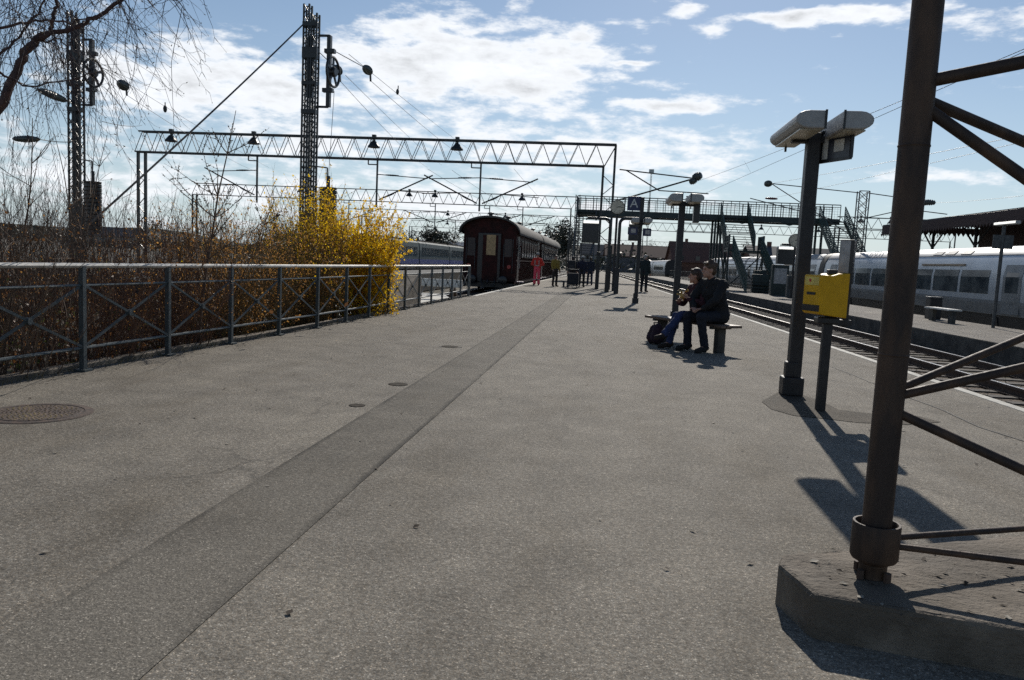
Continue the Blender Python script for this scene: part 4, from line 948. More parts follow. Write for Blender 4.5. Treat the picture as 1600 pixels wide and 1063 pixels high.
# ================================================================ trains
def coach_red(y0, y1, label, front=True):
    t = thing('passenger_coach', (-6.72, y0, -.42), label, 'train', 'old red coaches in the bay')
    xl, xr, zb, ze = -8.22, -5.22, .02, 2.95
    Lc = y1 - y0
    b = MB(); b.box(((xl + xr) / 2, (y0 + y1) / 2, (zb + ze) / 2), (xr - xl, Lc, ze - zb))
    for k in range(int(Lc / .14)):            # upright panelling on the visible side
        b.box((xr + .006, y0 + .07 + k * .14, (zb + ze) / 2 - .3), (.012, .015, ze - zb - .9))
    b.box((xr + .01, (y0 + y1) / 2, 1.32), (.03, Lc, .06)); b.box((xr + .01, (y0 + y1) / 2, 2.72), (.03, Lc, .07))
    body = b.build('body', M_['coach_red'], t)
    # vaulted roof with overhang
    b = MB(); prof = []
    n = 18; cx = (xl + xr) / 2; hw = (xr - xl) / 2 + .24
    for k in range(n + 1):
        a = PI * k / n; prof.append((cx - hw * math.cos(a), ze - .10 + .90 * math.sin(a)))
    inner = [(x * .985 + cx * .015, z - .10) for x, z in prof][::-1]
    b.prism([(x, y0 - .35, z) for x, z in prof + inner], (0, Lc + .5, 0)); rf = b.build('roof', M_['coach_roof'], t, smooth=True)
    b = MB(); b.prism([(x, y0 + .02, z) for x, z in [(cx - (hw - .15) * math.cos(PI * k / n), ze - .08 + .76 * math.sin(PI * k / n)) for k in range(n + 1)]], (0, .06, 0)); b.build('roof_gable', M_['coach_red'], rf)
    for k in range(int(Lc / 3.2)):
        yy = y0 + 1.2 + k * 3.2
        b = MB(); x = cx + (.35 if k % 2 else -.2); b.lathe([(.10, 0), (.10, .16), (.19, .18), (.19, .26), (.05, .30)], (x, yy, ze + .78), 12); b.build('roof_vent', M_['black'], rf)
    # end wall: gangway frame, door with its pale blind
    b = MB(); b.box((cx, y0 - .09, 1.42), (1.30, .18, 2.75)); gw = b.build('gangway', M_['black'], t, bevel=.03)
    b = MB(); b.box((cx + .06, y0 - .19, 1.40), (.86, .02, 2.55)); dr = b.build('end_door', M_['coach_red'], gw)
    b = MB(); b.box((cx + .10, y0 - .205, 2.13), (.52, .02, 1.12)); b.build('pale_pane', mat('yellowed_blind', (.50, .33, .16), .6), gw)
    for s in (-1, 1):
        b = MB(); b.box((cx + s * 1.05, y0 - .02, 2.0), (.42, .05, 1.0)); b.build('end_panel', M_['coach_dark'], t)
    for s in (-1, 1):
        b = MB(); b.lathe([(.07, 0), (.07, .42), (.24, .44), (.24, .50), (.20, .52)], (cx + s * .88, y0, .0 + .62 - .42), 16, (0, -1, 0)); b.build('buffer', M_['black'], t, smooth=True)
        b = MB(); b.lathe([(.09, 0), (.11, .1), (.11, .16)], (cx + s * 1.15, y0 - .02, .95), 12, (0, -1, 0)); b.build('tail_lamp', mat('red_lamp_glass', (.35, .02, .02), .25), t)
    b = MB(); b.box((cx, y0 + .15, -.05), (2.9, .3, .36)); b.box((cx, (y0 + y1) / 2, -.10), (2.5, Lc - .4, .3)); b.build('underframe', M_['black'], t)
    for yb in (y0 + 2.4, y1 - 2.4):
        b = MB(); b.box((cx, yb, -.08), (2.2, 3.1, .3)); bo = b.build('bogie', M_['black'], t)
        for yy in (yb - 1.1, yb + 1.1):
            b = MB(); b.lathe([(.46, -.78), (.46, -.70), (.42, -.69), (.1, -.66), (.1, .66), (.42, .69), (.46, .70), (.46, .78)], (cx, yy, .04), 20, (1, 0, 0)); b.build('wheelset', M_['rail_steel'], bo)
    for s in (-1, 1):
        b = MB(); b.tube((cx + s * .82, y0 - .1, .75), (cx + s * .82, y0 - .1, 2.2), .018, None, 6); b.build('grab_rail', M_['galv_dark'], t)
        b = MB(); b.tube((cx + s * 1.32, y0 - .06, .6), (cx + s * 1.32, y0 - .06, 2.5), .018, None, 6); b.build('grab_rail', M_['galv_dark'], t)
    b = MB(); b.path([(cx - .35, y0 - .1, .35), (cx - .38, y0 - .3, .1), (cx - .3, y0 - .36, -.15), (cx - .22, y0 - .3, .0)], .03, 6); b.path([(cx + .35, y0 - .1, .35), (cx + .4, y0 - .3, .05), (cx + .3, y0 - .36, -.2), (cx + .2, y0 - .3, -.05)], .03, 6); b.path([(cx, y0 - .05, .15), (cx, y0 - .35, .17), (cx, y0 - .42, .05), (cx, y0 - .36, -.05)], .04, 6); b.build('hoses', M_['black'], t)
    # side: entrance doors at both ends, windows between
    ys = y0 + 2.6
    while ys < y1 - 2.9:
        b = MB(); b.box((xr + .012, ys + .55, 2.02), (.03, 1.02, 1.02)); w = b.build('window', M_['coach_dark'], t)
        b = MB(); b.box((xr + .020, ys + .55, 2.02), (.03, .86, .86)); b.build('pane', M_['glass'], w); ys += 1.45
    for yy in (y0 + 1.0, y1 - 1.6):
        b = MB(); b.box((xr + .012, yy, 1.45), (.03, .8, 2.5)); dd = b.build('side_door', M_['coach_dark'], t)
        b = MB(); b.box((xr + .03, yy, 2.1), (.02, .5, .8)); b.build('pane', mat('teal_reflection_glass', (.05, .10, .11), .1), dd)  # teal reflection painted into the colour of the door pane
        b = MB(); b.bar((xr + .06, yy + .46, .9), (xr + .06, yy + .46, 2.1), .03, .03); b.build('handle', M_['galv'], dd)
        b = MB(); b.box((xr + .18, yy, .12), (.4, .8, .05)); b.build('footstep', mat('pale_step_plate', (.35, .3, .36), .5), dd)
    return t
M_['coach_red'] = mat('dark_red_brown_coach_paint', (0.050, 0.011, 0.009), .6, 0, .4, 2.0, (.022, .007, .006), spec=.15)
M_['coach_dark'] = mat('dark_coach_trim', (0.028, 0.012, 0.012), .4, 0, .3, 5)
M_['coach_roof'] = mat('grey_coach_roof', (0.11, 0.10, 0.092), .85, 0, .35, 2.5)
coach_red(43.0, 57.6, 'old dark red wooden coach facing us, with a pale blind in its end door')
coach_red(58.8, 78.0, 'second dark red coach, coupled behind the one facing us')

# blue and white local train, far left
def train_blue(y0, y1, label):
    x = -27.0
    t = thing('local_train', (x, y0, -.48), label, 'train')
    n = 14
    def sec(w, zb, zt): return [(x + w, zb), (x + w + .04, .6 * zt + .4 * zb), (x + w - .1, zt - .25), (x + w - .5, zt), (x - w + .5, zt), (x - w + .1, zt - .25), (x - w, zb)]
    L = y1 - y0; k = 3
    for i in range(k):
        a = y0 + i * L / k + (.25 if i else 0); c = y0 + (i + 1) * L / k - .25
        b = MB(); b.prism([(p, a, z) for p, z in sec(1.48, .35, 3.35)], (0, c - a, 0)); b.build('coach_body', mat('pale_train_side', (.10, .125, .13), .7, 0, .2, 1, spec=.1) if i == 0 else bpy.data.materials['pale_train_side'], t)
        b = MB(); b.box((x + 1.50, (a + c) / 2, .62), (.06, c - a - .02, .62)); b.build('blue_band', M_['train_blue'] , t)
        b = MB(); b.box((x, (a + c) / 2, 3.42), (2.0, c - a - .4, .2)); b.build('roof_panel', mat('beige_roof', (.105, .085, .068), .95, spec=.05) if i == 0 else bpy.data.materials['beige_roof'], t)
        yy = a + 1.2
        while yy < c - 2:
            b = MB(); b.box((x + 1.52, yy + .8, 2.05), (.05, 1.6, 1.0)); b.build('window', M_['train_glass'], t); yy += 2.0
        b = MB(); b.box((x, (a + c) / 2, -.0), (2.3, c - a - .8, .7)); b.build('underframe', M_['black'], t)
M_['train_blue'] = mat('train_blue_band', (.02, .035, .22), .4)
M_['train_glass'] = mat('tinted_train_glass', (.022, .035, .045), .12, 0, .2, 1.1, (.085, .10, .105), spec=.35)
train_blue(82, 142, 'pale train with blue band and beige roof beyond the yellow bush')

# silver trains on the right, beyond the island platform
M_['silver'] = mat('grey_silver_train_side', (.44, .475, .51), .32, .2, .12, .8, None)
M_['silver_low'] = mat('dirty_lower_train_side', (.20, .21, .215), .45, .1, .25, 1.5)
M_['silver_roof'] = mat('pale_train_roof', (.26, .275, .295), .5, .2, .2, 1)
M_['rubber'] = mat('black_rubber_gangway', (.012, .012, .014), .6)
def TP_(l, a, z): return trk(l, a, z)
def train_silver(a0, a1, label, lat=16.85, lod=1, nose=False, tint=None, near_detail=True):
    t = thing('silver_coach', TP_(lat + 1.4, a0, -.72), label, 'train', 'silver coaches on the right')
    W = 3.0; zb, zt = .05, 2.86
    # cross-section (lat offset from near side, z)
    sec = [(.06, zb), (0, .55), (0, 1.55), (.10, 2.15), (.26, 2.50), (.55, 2.76), (1.0, zt), (2.0, zt), (2.45, 2.76), (2.74, 2.5), (2.9, 2.15), (W, 1.5), (W, .5), (2.94, zb)]
    def loft(s, e, sc, mt, name, parent=t, smooth=True):
        b = MB(); b.prism([TP_(lat + l, s, z) for l, z in sc], TP_(lat, e, 0) - TP_(lat, s, 0)); return b.build(name, mt, parent, smooth=smooth)
    body = loft(a0, a1, sec, M_['silver'], 'body')
    b = MB(); b.prism([TP_(lat + l, a0 + .02, z) for l, z in [(.22, 2.47), (.235, 2.50), (.53, 2.78), (1.0, zt + .02), (2.0, zt + .02), (2.4, 2.8), (2.4, 2.7), (1.0, zt - .05), (.6, 2.74)]], TP_(lat, a1 - .02, 0) - TP_(lat, a0 + .02, 0)); b.build('roof', M_['silver_roof'], t, smooth=True)
    loft(a0 + .03, a1 - .03, [(.045, zb + .01), (-.012, .5), (-.012, .62), (.1, .62), (.1, zb + .01)], M_['silver_low'], 'lower_skirt', t, False)
    # dark underneath
    b = MB(); b.prism([TP_(lat + .15, a0 + .5, -.62), TP_(lat + 2.8, a0 + .5, -.62), TP_(lat + 2.8, a0 + .5, .06), TP_(lat + .15, a0 + .5, .06)], TP_(0, a1 - .5, 0) - TP_(0, a0 + .5, 0)); b.build('underframe', M_['black'], t)
    # windows: long dark band pieces
    L = a1 - a0; k = 0
    for s, w_ in ((.13, .095), (.235, .095), (.34, .095), (.445, .095), (.55, .095), (.655, .095), (.76, .085)):
        s0 = a0 + L * s; s1 = s0 + L * w_
        b = MB(); b.prism([TP_(lat - .015, s0, .86), TP_(lat - .015, s0, 1.55), TP_(lat + .032, s0, 1.84), TP_(lat + .12, s0, 1.84), TP_(lat + .12, s0, .86)], TP_(0, s1, 0) - TP_(0, s0, 0))
        b.build('window', M_['train_glass'], t, bevel=.0)
    if near_detail:
        for s in (.035, .895):
            s0 = a0 + L * s; s1 = s0 + 1.3
            b = MB(); b.prism([TP_(lat - .012, s0, .12), TP_(lat - .012, s0, 1.60), TP_(lat + .078, s0, 2.06), TP_(lat + .13, s0, 2.06), TP_(lat + .13, s0, .12)], TP_(0, s1, 0) - TP_(0, s0, 0)); dr = b.build('door', M_['silver_low'], t)
            b = MB(); b.prism([TP_(lat - .02, s0 + .2, .95), TP_(lat - .02, s0 + .2, 1.58), TP_(lat + .05, s0 + .2, 1.9), TP_(lat + .1, s0 + .2, 1.9), TP_(lat + .1, s0 + .2, .95)], TP_(0, s0 + 1.1, 0) - TP_(0, s0 + .2, 0)); b.build('pane', M_['train_glass'], dr)
        for s in (.22, .28, .33):
            b = MB(); s0 = a0 + L * s; b.prism([TP_(lat + .255, s0, 2.515), TP_(lat + .245, s0, 2.55), TP_(lat + .44, s0, 2.72), TP_(lat + .47, s0, 2.70)], TP_(0, s0 + L * .035, 0) - TP_(0, s0, 0)); b.build('roof_louvre', M_['black'], t)
        b = MB(); b.prism([TP_(lat + .02, a0 + L * .22, 2.02), TP_(lat + .035, a0 + L * .22, 2.10), TP_(lat + .11, a0 + L * .22, 2.10), TP_(lat + .09, a0 + L * .22, 2.02)], TP_(0, L * .17, 0) - TP_(0, 0, 0)); b.build('orange_lettering_band', mat('faded_orange_stripe', (.33, .22, .12), .5) if 'faded_orange_stripe' not in bpy.data.materials else bpy.data.materials['faded_orange_stripe'], t)
    # rubber gangway at the near end
    sg = [(l * .97 + .04 + .0, z * .985 + .0) for l, z in sec]
    if not nose:
        loft(a0 - 1.06, a0 - .005, [(l + (-.03 if l < .5 else .03 if l > 2.5 else 0), z + (.03 if z > 2.4 else 0)) for l, z in sec], M_['rubber'], 'gangway', t)
    for s in (.16, .84):
        c = a0 + L * s; b = MB(); b.prism([TP_(lat + .12, c - 1.6, -.6), TP_(lat + .12, c + 1.6, -.6), TP_(lat + .12, c + 1.4, -.05), TP_(lat + .12, c - 1.4, -.05)], TP_(.3, 0, 0) - TP_(0, 0, 0)); bo = b.build('bogie', M_['black'], t)
        for d_ in (-1.1, 1.1):
            b = MB(); b.lathe([(.42, 0), (.42, .12), (.1, .13)], TP_(lat + .45, c + d_, -.30), 18, TP_(1, 0, 0) - TP_(0, 0, 0)); b.build('wheel', M_['rail_steel'], bo)
    return t
train_silver(5.0, 29.05, 'silver coach at the right edge, in front of the black rubber gangway')
train_silver(30.1, 55.0, 'silver coach seen behind and left of the big brown mast')
train_silver(56.1, 80.4, 'silver coach half hidden behind the footbridge stairs')
train_silver(81.5, 104.0, 'silver leading coach with rounded pale front, seen past the bench couple', nose=True)
# rounded nose of the far unit
for a, l in ((150, 0), (176.5, 1), (203, 2)):
    train_silver(a, a + 26, ('far pale train coach nearest the rounded silver front', 'middle coach of the far pale train under the footbridge', 'last visible coach of the far pale train under the footbridge')[l], lat=16.4, near_detail=False)

# ================================================================ footbridge with stairs
YB = 64.0
bx0, bx1 = at(903, 320, YB).x, at(1306, 340, YB).x
zdk = 5.55
fb = thing('footbridge', ((bx0 + bx1) / 2, YB, 0), 'dark green steel footbridge crossing the tracks with three stairs', 'footbridge')
b = MB(); b.box(((bx0 + bx1) / 2, YB, zdk - .12), (bx1 - bx0, 2.2, .2))
for s in (-1, 1): b.box(((bx0 + bx1) / 2, YB + s * 1.1, zdk - .10), (bx1 - bx0, .14, .42))
x = bx0 + 1.5
while x < bx1 - 1:
    b.prism([(x, YB - 1.05, zdk - .3), (x + 1.5, YB - 1.05, zdk - .3), (x + .75, YB - 1.05, zdk - .52)], (0, .1, 0)); x += 3.6
b.build('deck', M_['bridge'] if 'bridge' in M_ else M_.setdefault('bridge', mat('dark_green_bridge_paint', (.020, .038, .036), .5, 0, .4, 3)), fb)
M_['mesh_panel'] = mat('pale_green_mesh_panel', (.045, .085, .074), .6, 0, .3, 4)
for s in (-1, 1):
    b = MB(); y = YB + s * 1.12
    for z, w in ((1.22, .07), (1.04, .04), (.12, .05)): b.bar((bx0, y, zdk + z), (bx1, y, zdk + z), .05, w)
    n = int((bx1 - bx0) / .62)
    for k in range(n + 1):
        xx = bx0 + (bx1 - bx0) * k / n; b.bar((xx, y, zdk), (xx, y, zdk + 1.22), .07 if k % 3 == 0 else .045, .06)
    for k in range(n * 3):
        xx = bx0 + (bx1 - bx0) * k / (n * 3); b.bar((xx, y, zdk + .1), (xx, y, zdk + 1.04), .012, .012)
    for k in range(4):
        b.bar((bx0, y, zdk + .3 + k * .2), (bx1, y, zdk + .3 + k * .2), .012, .012)
    b.build('parapet', M_['bridge'], fb)
def stair(x0, y0, z0, x1, y1, z1, w, name_label, mesh=True, land=.5):
    st_ = MB(); n = max(6, int((z0 - z1) / .185))
    for k in range(n):
        t = (k + .5) / n; st_.box((x0 + (x1 - x0) * t, y0 + (y1 - y0) * t, z0 + (z1 - z0) * t), (w, .30, .04))
    root = st_.build('staircase', M_['bridge'], fb); root['label'] = name_label
    for s in (-1, 1):
        o = V((s * w / 2, 0, 0)); p, q = V((x0, y0, z0)) + o, V((x1, y1, z1)) + o
        b = MB(); b.bar(p, q, .06, .32); b.bar(p + V((0, 0, 1.1)), q + V((0, 0, 1.1)), .06, .06); b.bar(p + V((0, 0, .6)), q + V((0, 0, .6)), .03, .03)
        for k in range(9):
            c_ = p.lerp(q, k / 8); b.bar(c_, c_ + V((0, 0, 1.1)), .05, .05)
        for k in range(42):
            c_ = p.lerp(q, k / 41); b.bar(c_, c_ + V((0, 0, 1.08)), .03, .03)
        for k in range(1, 6): b.bar(p + V((0, 0, k * .18)), q + V((0, 0, k * .18)), .03, .03)
        b.build('stringer', M_['bridge'] if not mesh else M_['mesh_panel'], root)
    return root
stair(bx0 + .8, YB - 1.1, zdk, bx0 + .95, YB - 9.4, 0.0, 1.5, 'stair down to the near platform', False)
sx = trk(11.6, 63).x
xt, xm, xe = sx + .35, trk(11.6, 58.6).x + .2, trk(11.5, 54).x + .75
stair(xt, YB - 1.1, zdk, xm, YB - 5.0, 2.85, 2.1, 'upper stair flight to the island platform')
stair(xm + .15, YB - 7.0, 2.72, xe, YB - 11.0, -.02, 2.0, 'lower stair flight to the island platform')
b = MB(); b.box(((xm + xm + .15) / 2, YB - 6.0, 2.76), (2.5, 2.1, .14))
for s in (-1.2, 1.2):
    for yy in (YB - 5.05, YB - 6.95): b.bar((xm + .1 + s, yy, -.1), (xm + .1 + s, yy, 3.9), .11, .11)
    for z in (2.95, 3.4, 3.86): b.bar((xm + .1 + s, YB - 5.05, z), (xm + .1 + s, YB - 6.95, z), .05, .05)
    for k in range(13):
        b.bar((xm + .1 + s, YB - 5.05 - k * .158, 2.9), (xm + .1 + s, YB - 5.05 - k * .158, 3.86), .03, .03)
    b.bar((xm + .1 + s, YB - 5.05, 0), (xm + .1 + s, YB - 6.95, 2.6), .07, .07)
b.bar((xm - 1.1, YB - 6.95, .1), (xm + 1.3, YB - 6.95, 2.6), .07, .07); b.bar((xm + 1.3, YB - 6.95, .1), (xm - 1.1, YB - 6.95, 2.6), .07, .07)
b.build('landing', M_['bridge'], fb)
stair(bx1 - .6, YB - 1.1, zdk, bx1 - .2, YB - 9.2, -.2, 1.9, 'stair down beyond the silver train')
b = MB()
for xx, yy in ((bx0 + .02, YB - 1.1), (bx0 + .02, YB + 1.1)):
    ladder(b, (xx, yy, -.1), (xx, yy, zdk + 1.3), .32, (1, 0, 0), 12, .025, .06)
b.build('corner_tower', M_['galv_dark'], fb)
for sx_, lean in ((sx - 1.0, 0), (sx - .55, .9), (bx1 - 1.2, 0)):
    for s in (-1, 1):
        b = MB(); b.bar((sx_, YB + s * .9, -.1), (sx_, YB + s * .9, zdk - .2), .16, .16)
        if lean: b.bar((sx_, YB + s * .9, zdk - .3), (sx_ + lean, YB + s * .9, -.1), .13, .13)
        b.build('support_leg', M_['bridge'], fb)
# big stair-foot box (dark stair housing) and side screens
b = MB(); xx = trk(11.55, 54).x + .3; b.box((xx + .5, YB - 9.9, .55), (1.1, .4, 1.25)); b.build('stair_gate', M_['bridge'], fb, bevel=.02)

# ================================================================ island platform furniture
ic = tang(1243, 376, 11.6); clock(trk(11.6, (ic.y * math.cos(RA) + ic.x * math.sin(RA)), -.07), ic.z, .36, 'small round clock on the island platform left of the near lamp', 'station clocks')
di = tang(1226, 400, 11.7); display(V((di.x + .9, di.y, -.07)), di.x, di.z, .85, .95, 'departure display on the island platform beside the small clock')
def island_post(px, py, lab):
    p = tang(px, py, 12.9); p.z = -.07; t = thing('platform_light', p, lab, 'lamp post', 'island platform lights')
    top = 3.15
    b = MB(); b.path([(p.x, p.y, -.07), (p.x, p.y, top)], .05, 10); b.build('pole', M_['galv_dark'], t, smooth=True)
    b = MB(); f = trk(0, 1, 0); b.bar(p + V((0, 0, top + .06)) - f * .75, p + V((0, 0, top + .06)) + f * .45, .16, .10); h = b.build('lamp_head', M_['lamp_shell'], t, bevel=.02)
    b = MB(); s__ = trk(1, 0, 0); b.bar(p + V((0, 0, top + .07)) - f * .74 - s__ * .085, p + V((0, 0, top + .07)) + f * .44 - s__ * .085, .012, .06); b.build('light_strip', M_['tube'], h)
    b = MB(); b.bar(p + V((-.28, 0, top - .5)), p + V((.3, 0, top - .5)), .04, .42); b.build('sign', M_['galv_dark'], t)
    return t
island_post(1552, 508, 'slim light post with sign in front of the silver coach door at right')
pz = tang(1472, 492, 12.3)
t = thing('platform_bench', V((pz.x, pz.y, -.07)), 'bench with pale bright seat on the island platform in front of the silver train', 'bench')
f = trk(0, 1, 0); s_ = trk(1, 0, 0); c = V((pz.x, pz.y, -.07))
b = MB(); b.bar(c - f * .9 + V((0, 0, .44)), c + f * .9 + V((0, 0, .44)), .42, .05); b.build('seat', M_['white_dirty'], t)
for q in (-.7, .7):
    b = MB(); b.box(c + f * q + V((0, 0, .21)), (.12, .3, .42)); b.build('leg', M_['concrete_dark'], t)
pz = tang(1458, 487, 12.8); t = thing('litter_bin', V((pz.x, pz.y, -.07)), 'dark square litter bin left of the island platform bench', 'bin')
b = MB(); b.box((pz.x, pz.y, .30), (.42, .42, .74)); b.build('body', M_['pole'], t, bevel=.03); b = MB(); b.box((pz.x, pz.y, .70), (.46, .46, .06)); b.build('lid', M_['galv_dark'], t, bevel=.01)
# cabinets, fence and people-high clutter on the island platform towards the stairs
for i, (px, py, w, h, lab) in enumerate(((1215, 470, 1.0, 1.9, 'dark poster stand beside the small display on the island platform'), (1185, 465, .8, 1.5, 'dark cabinet at the foot of the middle stairs'), (1235, 474, .6, 1.3, 'low grey cabinet right of the poster stand'))):
    p = tang(px, py, 12.4); t = thing('platform_cabinet', V((p.x, p.y, -.07)), lab, 'cabinet')
    b = MB(); b.box((p.x, p.y, h / 2 - .07), (w, .4, h)); b.build('body', M_['bridge'] if i < 2 else M_['galv_dark'], t, bevel=.02)
    b = MB(); b.box((p.x, p.y - .21, h * .6), (w * .75, .02, h * .5)); b.build('poster', M_['grey_panel'] if i == 0 else M_['black'], t)
fl = thing('island_fence', trk(13.3, 60, -.07), 'thin dark upright-bar fence along the far edge of the island platform', 'fence')
b = MB()
for k in range(150):
    a = 52 + k * .42; b.bar(trk(13.3, a, -.07), trk(13.3, a, 1.05 if k % 6 else 1.25), .05 if k % 6 == 0 else .025, .03)
for z in (.1, 1.0): b.bar(trk(13.3, 52, z), trk(13.3, 115, z), .04, .04)
b.build('bars', M_['steel_dark'], fl)

# ================================================================ station roof at the right edge
cp = thing('station_canopy', trk(24, 30, -.5), 'dark station roof with toothed wooden valance behind the silver train', 'station roof')
l0, l1, s0, s1, zc = 22.4, 31.0, 14.0, 60.0, 5.25
b = MB(); b.prism([trk(l0, s0, zc), trk(l0, s0, zc - .12), trk((l0 + l1) / 2, s0, zc + .32), trk(l1, s0, zc - .12), trk(l1, s0, zc), trk((l0 + l1) / 2, s0, zc + .5)], trk(0, s1, 0) - trk(0, s0, 0)); b.build('roof', M_['canopy'] if 'canopy' in M_ else M_.setdefault('canopy', mat('dark_canopy_felt', (.03, .030, .034), .7)), cp)
b = MB(); b.bar(trk(l0 - .03, s0, zc - .38), trk(l0 - .03, s1, zc - .38), .05, .55); k = s0
while k < s1:
    b.prism([trk(l0 - .055, k, zc - .65), trk(l0 - .055, k + .32, zc - .65), trk(l0 - .055, k + .16, zc - .85)], trk(.05, 0, 0) - trk(0, 0, 0)); k += .34
for i in range(26):
    b.prism([trk(l0 + (l1 - l0) * i / 26, s1 + .02, zc - .35), trk(l0 + (l1 - l0) * (i + 1) / 26, s1 + .02, zc - .35), trk(l0 + (l1 - l0) * (i + .5) / 26, s1 + .02, zc - .62)], trk(0, .05, 0) - trk(0, 0, 0))
b.bar(trk(l0, s1 + .05, zc - .2), trk(l1, s1 + .05, zc - .2), .05, .4)
b.build('valance', mat('dark_wood_valance', (.055, .030, .026), .8), cp)
for a in (17, 26, 35, 44, 52, 58):
    b = MB(); l = 25.2
    b.tube(trk(l, a, -.4), trk(l, a, zc), .10, None, 10)
    for sg in (-1, 1):
        pts = [trk(l, a + sg * 2.2 * math.sin(t_), zc - .15 - 1.5 * (1 - math.sin(t_)) ** 1.0 * math.cos(t_) ** .5) for t_ in (0, .25, .5, .8, 1.1, 1.4)]
        b.path(pts, .06, 6); b.bar(trk(l, a, zc - .2), trk(l, a + sg * 2.3, zc - .2), .08, .1)
        for t_ in (.35, .7, 1.0): b.bar(trk(l, a + sg * 2.2 * math.sin(t_), zc - .2), trk(l, a + sg * 1.6 * math.sin(t_), zc - .2 - 1.1 * (1 - math.sin(t_))), .04, .04)
    b.build('column', M_['canopy'], cp)
sbd = thing('added_dark_building', trk(28, 27, -.5), 'dark brick building added to darken the space under the station roof', 'building')  # brick building added to keep the space under the roof dark
b = MB(); b.prism([trk(26.6, 14, -.6), trk(30.5, 14, -.6), trk(30.5, 54.5, -.6), trk(26.6, 54.5, -.6)], (0, 0, 5.7)); b.build('wall', mat('dark_brick_wall', (.06, .032, .026), .85, 0, .3, 4), sbd)
for k in range(11):
    a = 17 + k * 3.4; b = MB(); b.prism([trk(26.58, a, .9), trk(26.58, a + 1.5, .9), trk(26.58, a + 1.5, 3.0), trk(26.58, a, 3.0)], trk(-.03, 0, 0) - trk(0, 0, 0)); b.build('window', M_['glass'], sbd)
# small brick gate tower seen under the roof edge
# ================================================================ town behind
def house(p, w, d, h, rh, rz, wall, roof, label, chim=1, wins=(4, 2)):
    t = thing('house', p, label, 'house', 'houses beyond the yard')
    R = Matrix.Rotation(rz, 3, 'Z')
    def q(x, y, z): return V(p) + R @ V((x, y, z))
    b = MB(); b.prism([q(-w / 2, -d / 2, -1), q(w / 2, -d / 2, -1), q(w / 2, d / 2, -1), q(-w / 2, d / 2, -1)], (0, 0, h + 1))
    for s in (-1, 1): b.prism([q(s * (w / 2 - .1), -d / 2, h), q(s * (w / 2 - .1), d / 2, h), q(s * (w / 2 - .1), 0, h + rh)], R @ V((-s * .2, 0, 0)))
    b.build('wall', wall, t)
    b = MB(); o = .5
    for s in (-1, 1):
        b.prism([q(-w / 2 - o, s * (d / 2 + o), h - rh * o / (d / 2)), q(w / 2 + o, s * (d / 2 + o), h - rh * o / (d / 2)), q(w / 2 + o, 0, h + rh), q(-w / 2 - o, 0, h + rh)], (0, 0, .18))
    r = b.build('roof', roof, t)
    for k in range(chim):
        b = MB(); b.box(q(-w * .25 + k * w * .4, .3, h + rh + .1), (.7, .7, 1.8), rz); b.build('chimney', M_['brick'], r)
    for j in range(wins[1]):
        for i in range(wins[0]):
            x = -w / 2 + w * (i + .5) / wins[0]; z = 1.0 + j * 2.9
            b = MB(); b.prism([q(x - .55, -d / 2 - .02, z), q(x + .55, -d / 2 - .02, z), q(x + .55, -d / 2 - .02, z + 1.4), q(x - .55, -d / 2 - .02, z + 1.4)], R @ V((0, -.06, 0))); b.build('window', M_['glass'], t)
    return t
def hz(px, Y): 
    p = at(px, 400, Y); return V((p.x, Y, -.5))
HS = [(1096, 215, 17, 10, 4.0, 5.0, .12, 'brick', 'roof_tile', 'brown roofed house under the footbridge, left of the middle stairs'),
      (1030, 250, 34, 12, 5.0, 3.5, .05, 'plaster_grey', 'roof_tile', 'long low house with brown roof between the second and third lamps'),
      (990, 300, 18, 12, 6.0, 3.6, -.2, 'plaster_grey', 'slate', 'grey house behind the narrow departure display'),
      (1150, 230, 22, 12, 4.0, 3.8, .3, 'plaster_grey', 'slate', 'slate roofed house behind the foot of the middle stairs'),
      (945, 320, 20, 12, 6.0, 4.0, .1, 'plaster', 'slate', 'pale house behind the clock pole'),
      (1235, 150, 16, 9, 4.0, 2.6, .1, 'brick', 'slate', 'low dark roofed house seen left of the near lamp pole'),
      (690, 230, 30, 9, 4.0, 2.6, .1, 'plaster_grey', 'zinc', 'low shed with pale roof above the blue and white train'),
      (170, 260, 24, 10, 4.0, 3.0, .1, 'plaster', 'slate', 'low pale house far left behind the bare trees')]
M_['slate'] = mat('dark_slate_roof', (.05, .052, .058), .6, 0, .3, 2); M_['zinc'] = mat('pale_zinc_roof', (.45, .45, .44), .4, .3, .2, 2)
for px, Y, w, d, h, rh, rz, wa, ro, lab in HS: house(hz(px, Y), w, d, h, rh, rz, M_[wa], M_[ro], lab)
# lattice radio mast far off
p = at(1018, 268, 330); t = thing('radio_mast', V((p.x, 330, 0)), 'faint thin radio mast standing up behind the bracket arm', 'mast')
b = MB(); ladder(b, (p.x, 330, 0), (p.x, 330, p.z - 1), .5, (1, 0, 0), 60, .08, .12); b.build('lattice', M_['galv_dark'], t); b = MB(); b.box((p.x, 330, p.z), (2.0, 1.2, 1.6)); b.build('antenna', M_['galv'], t)
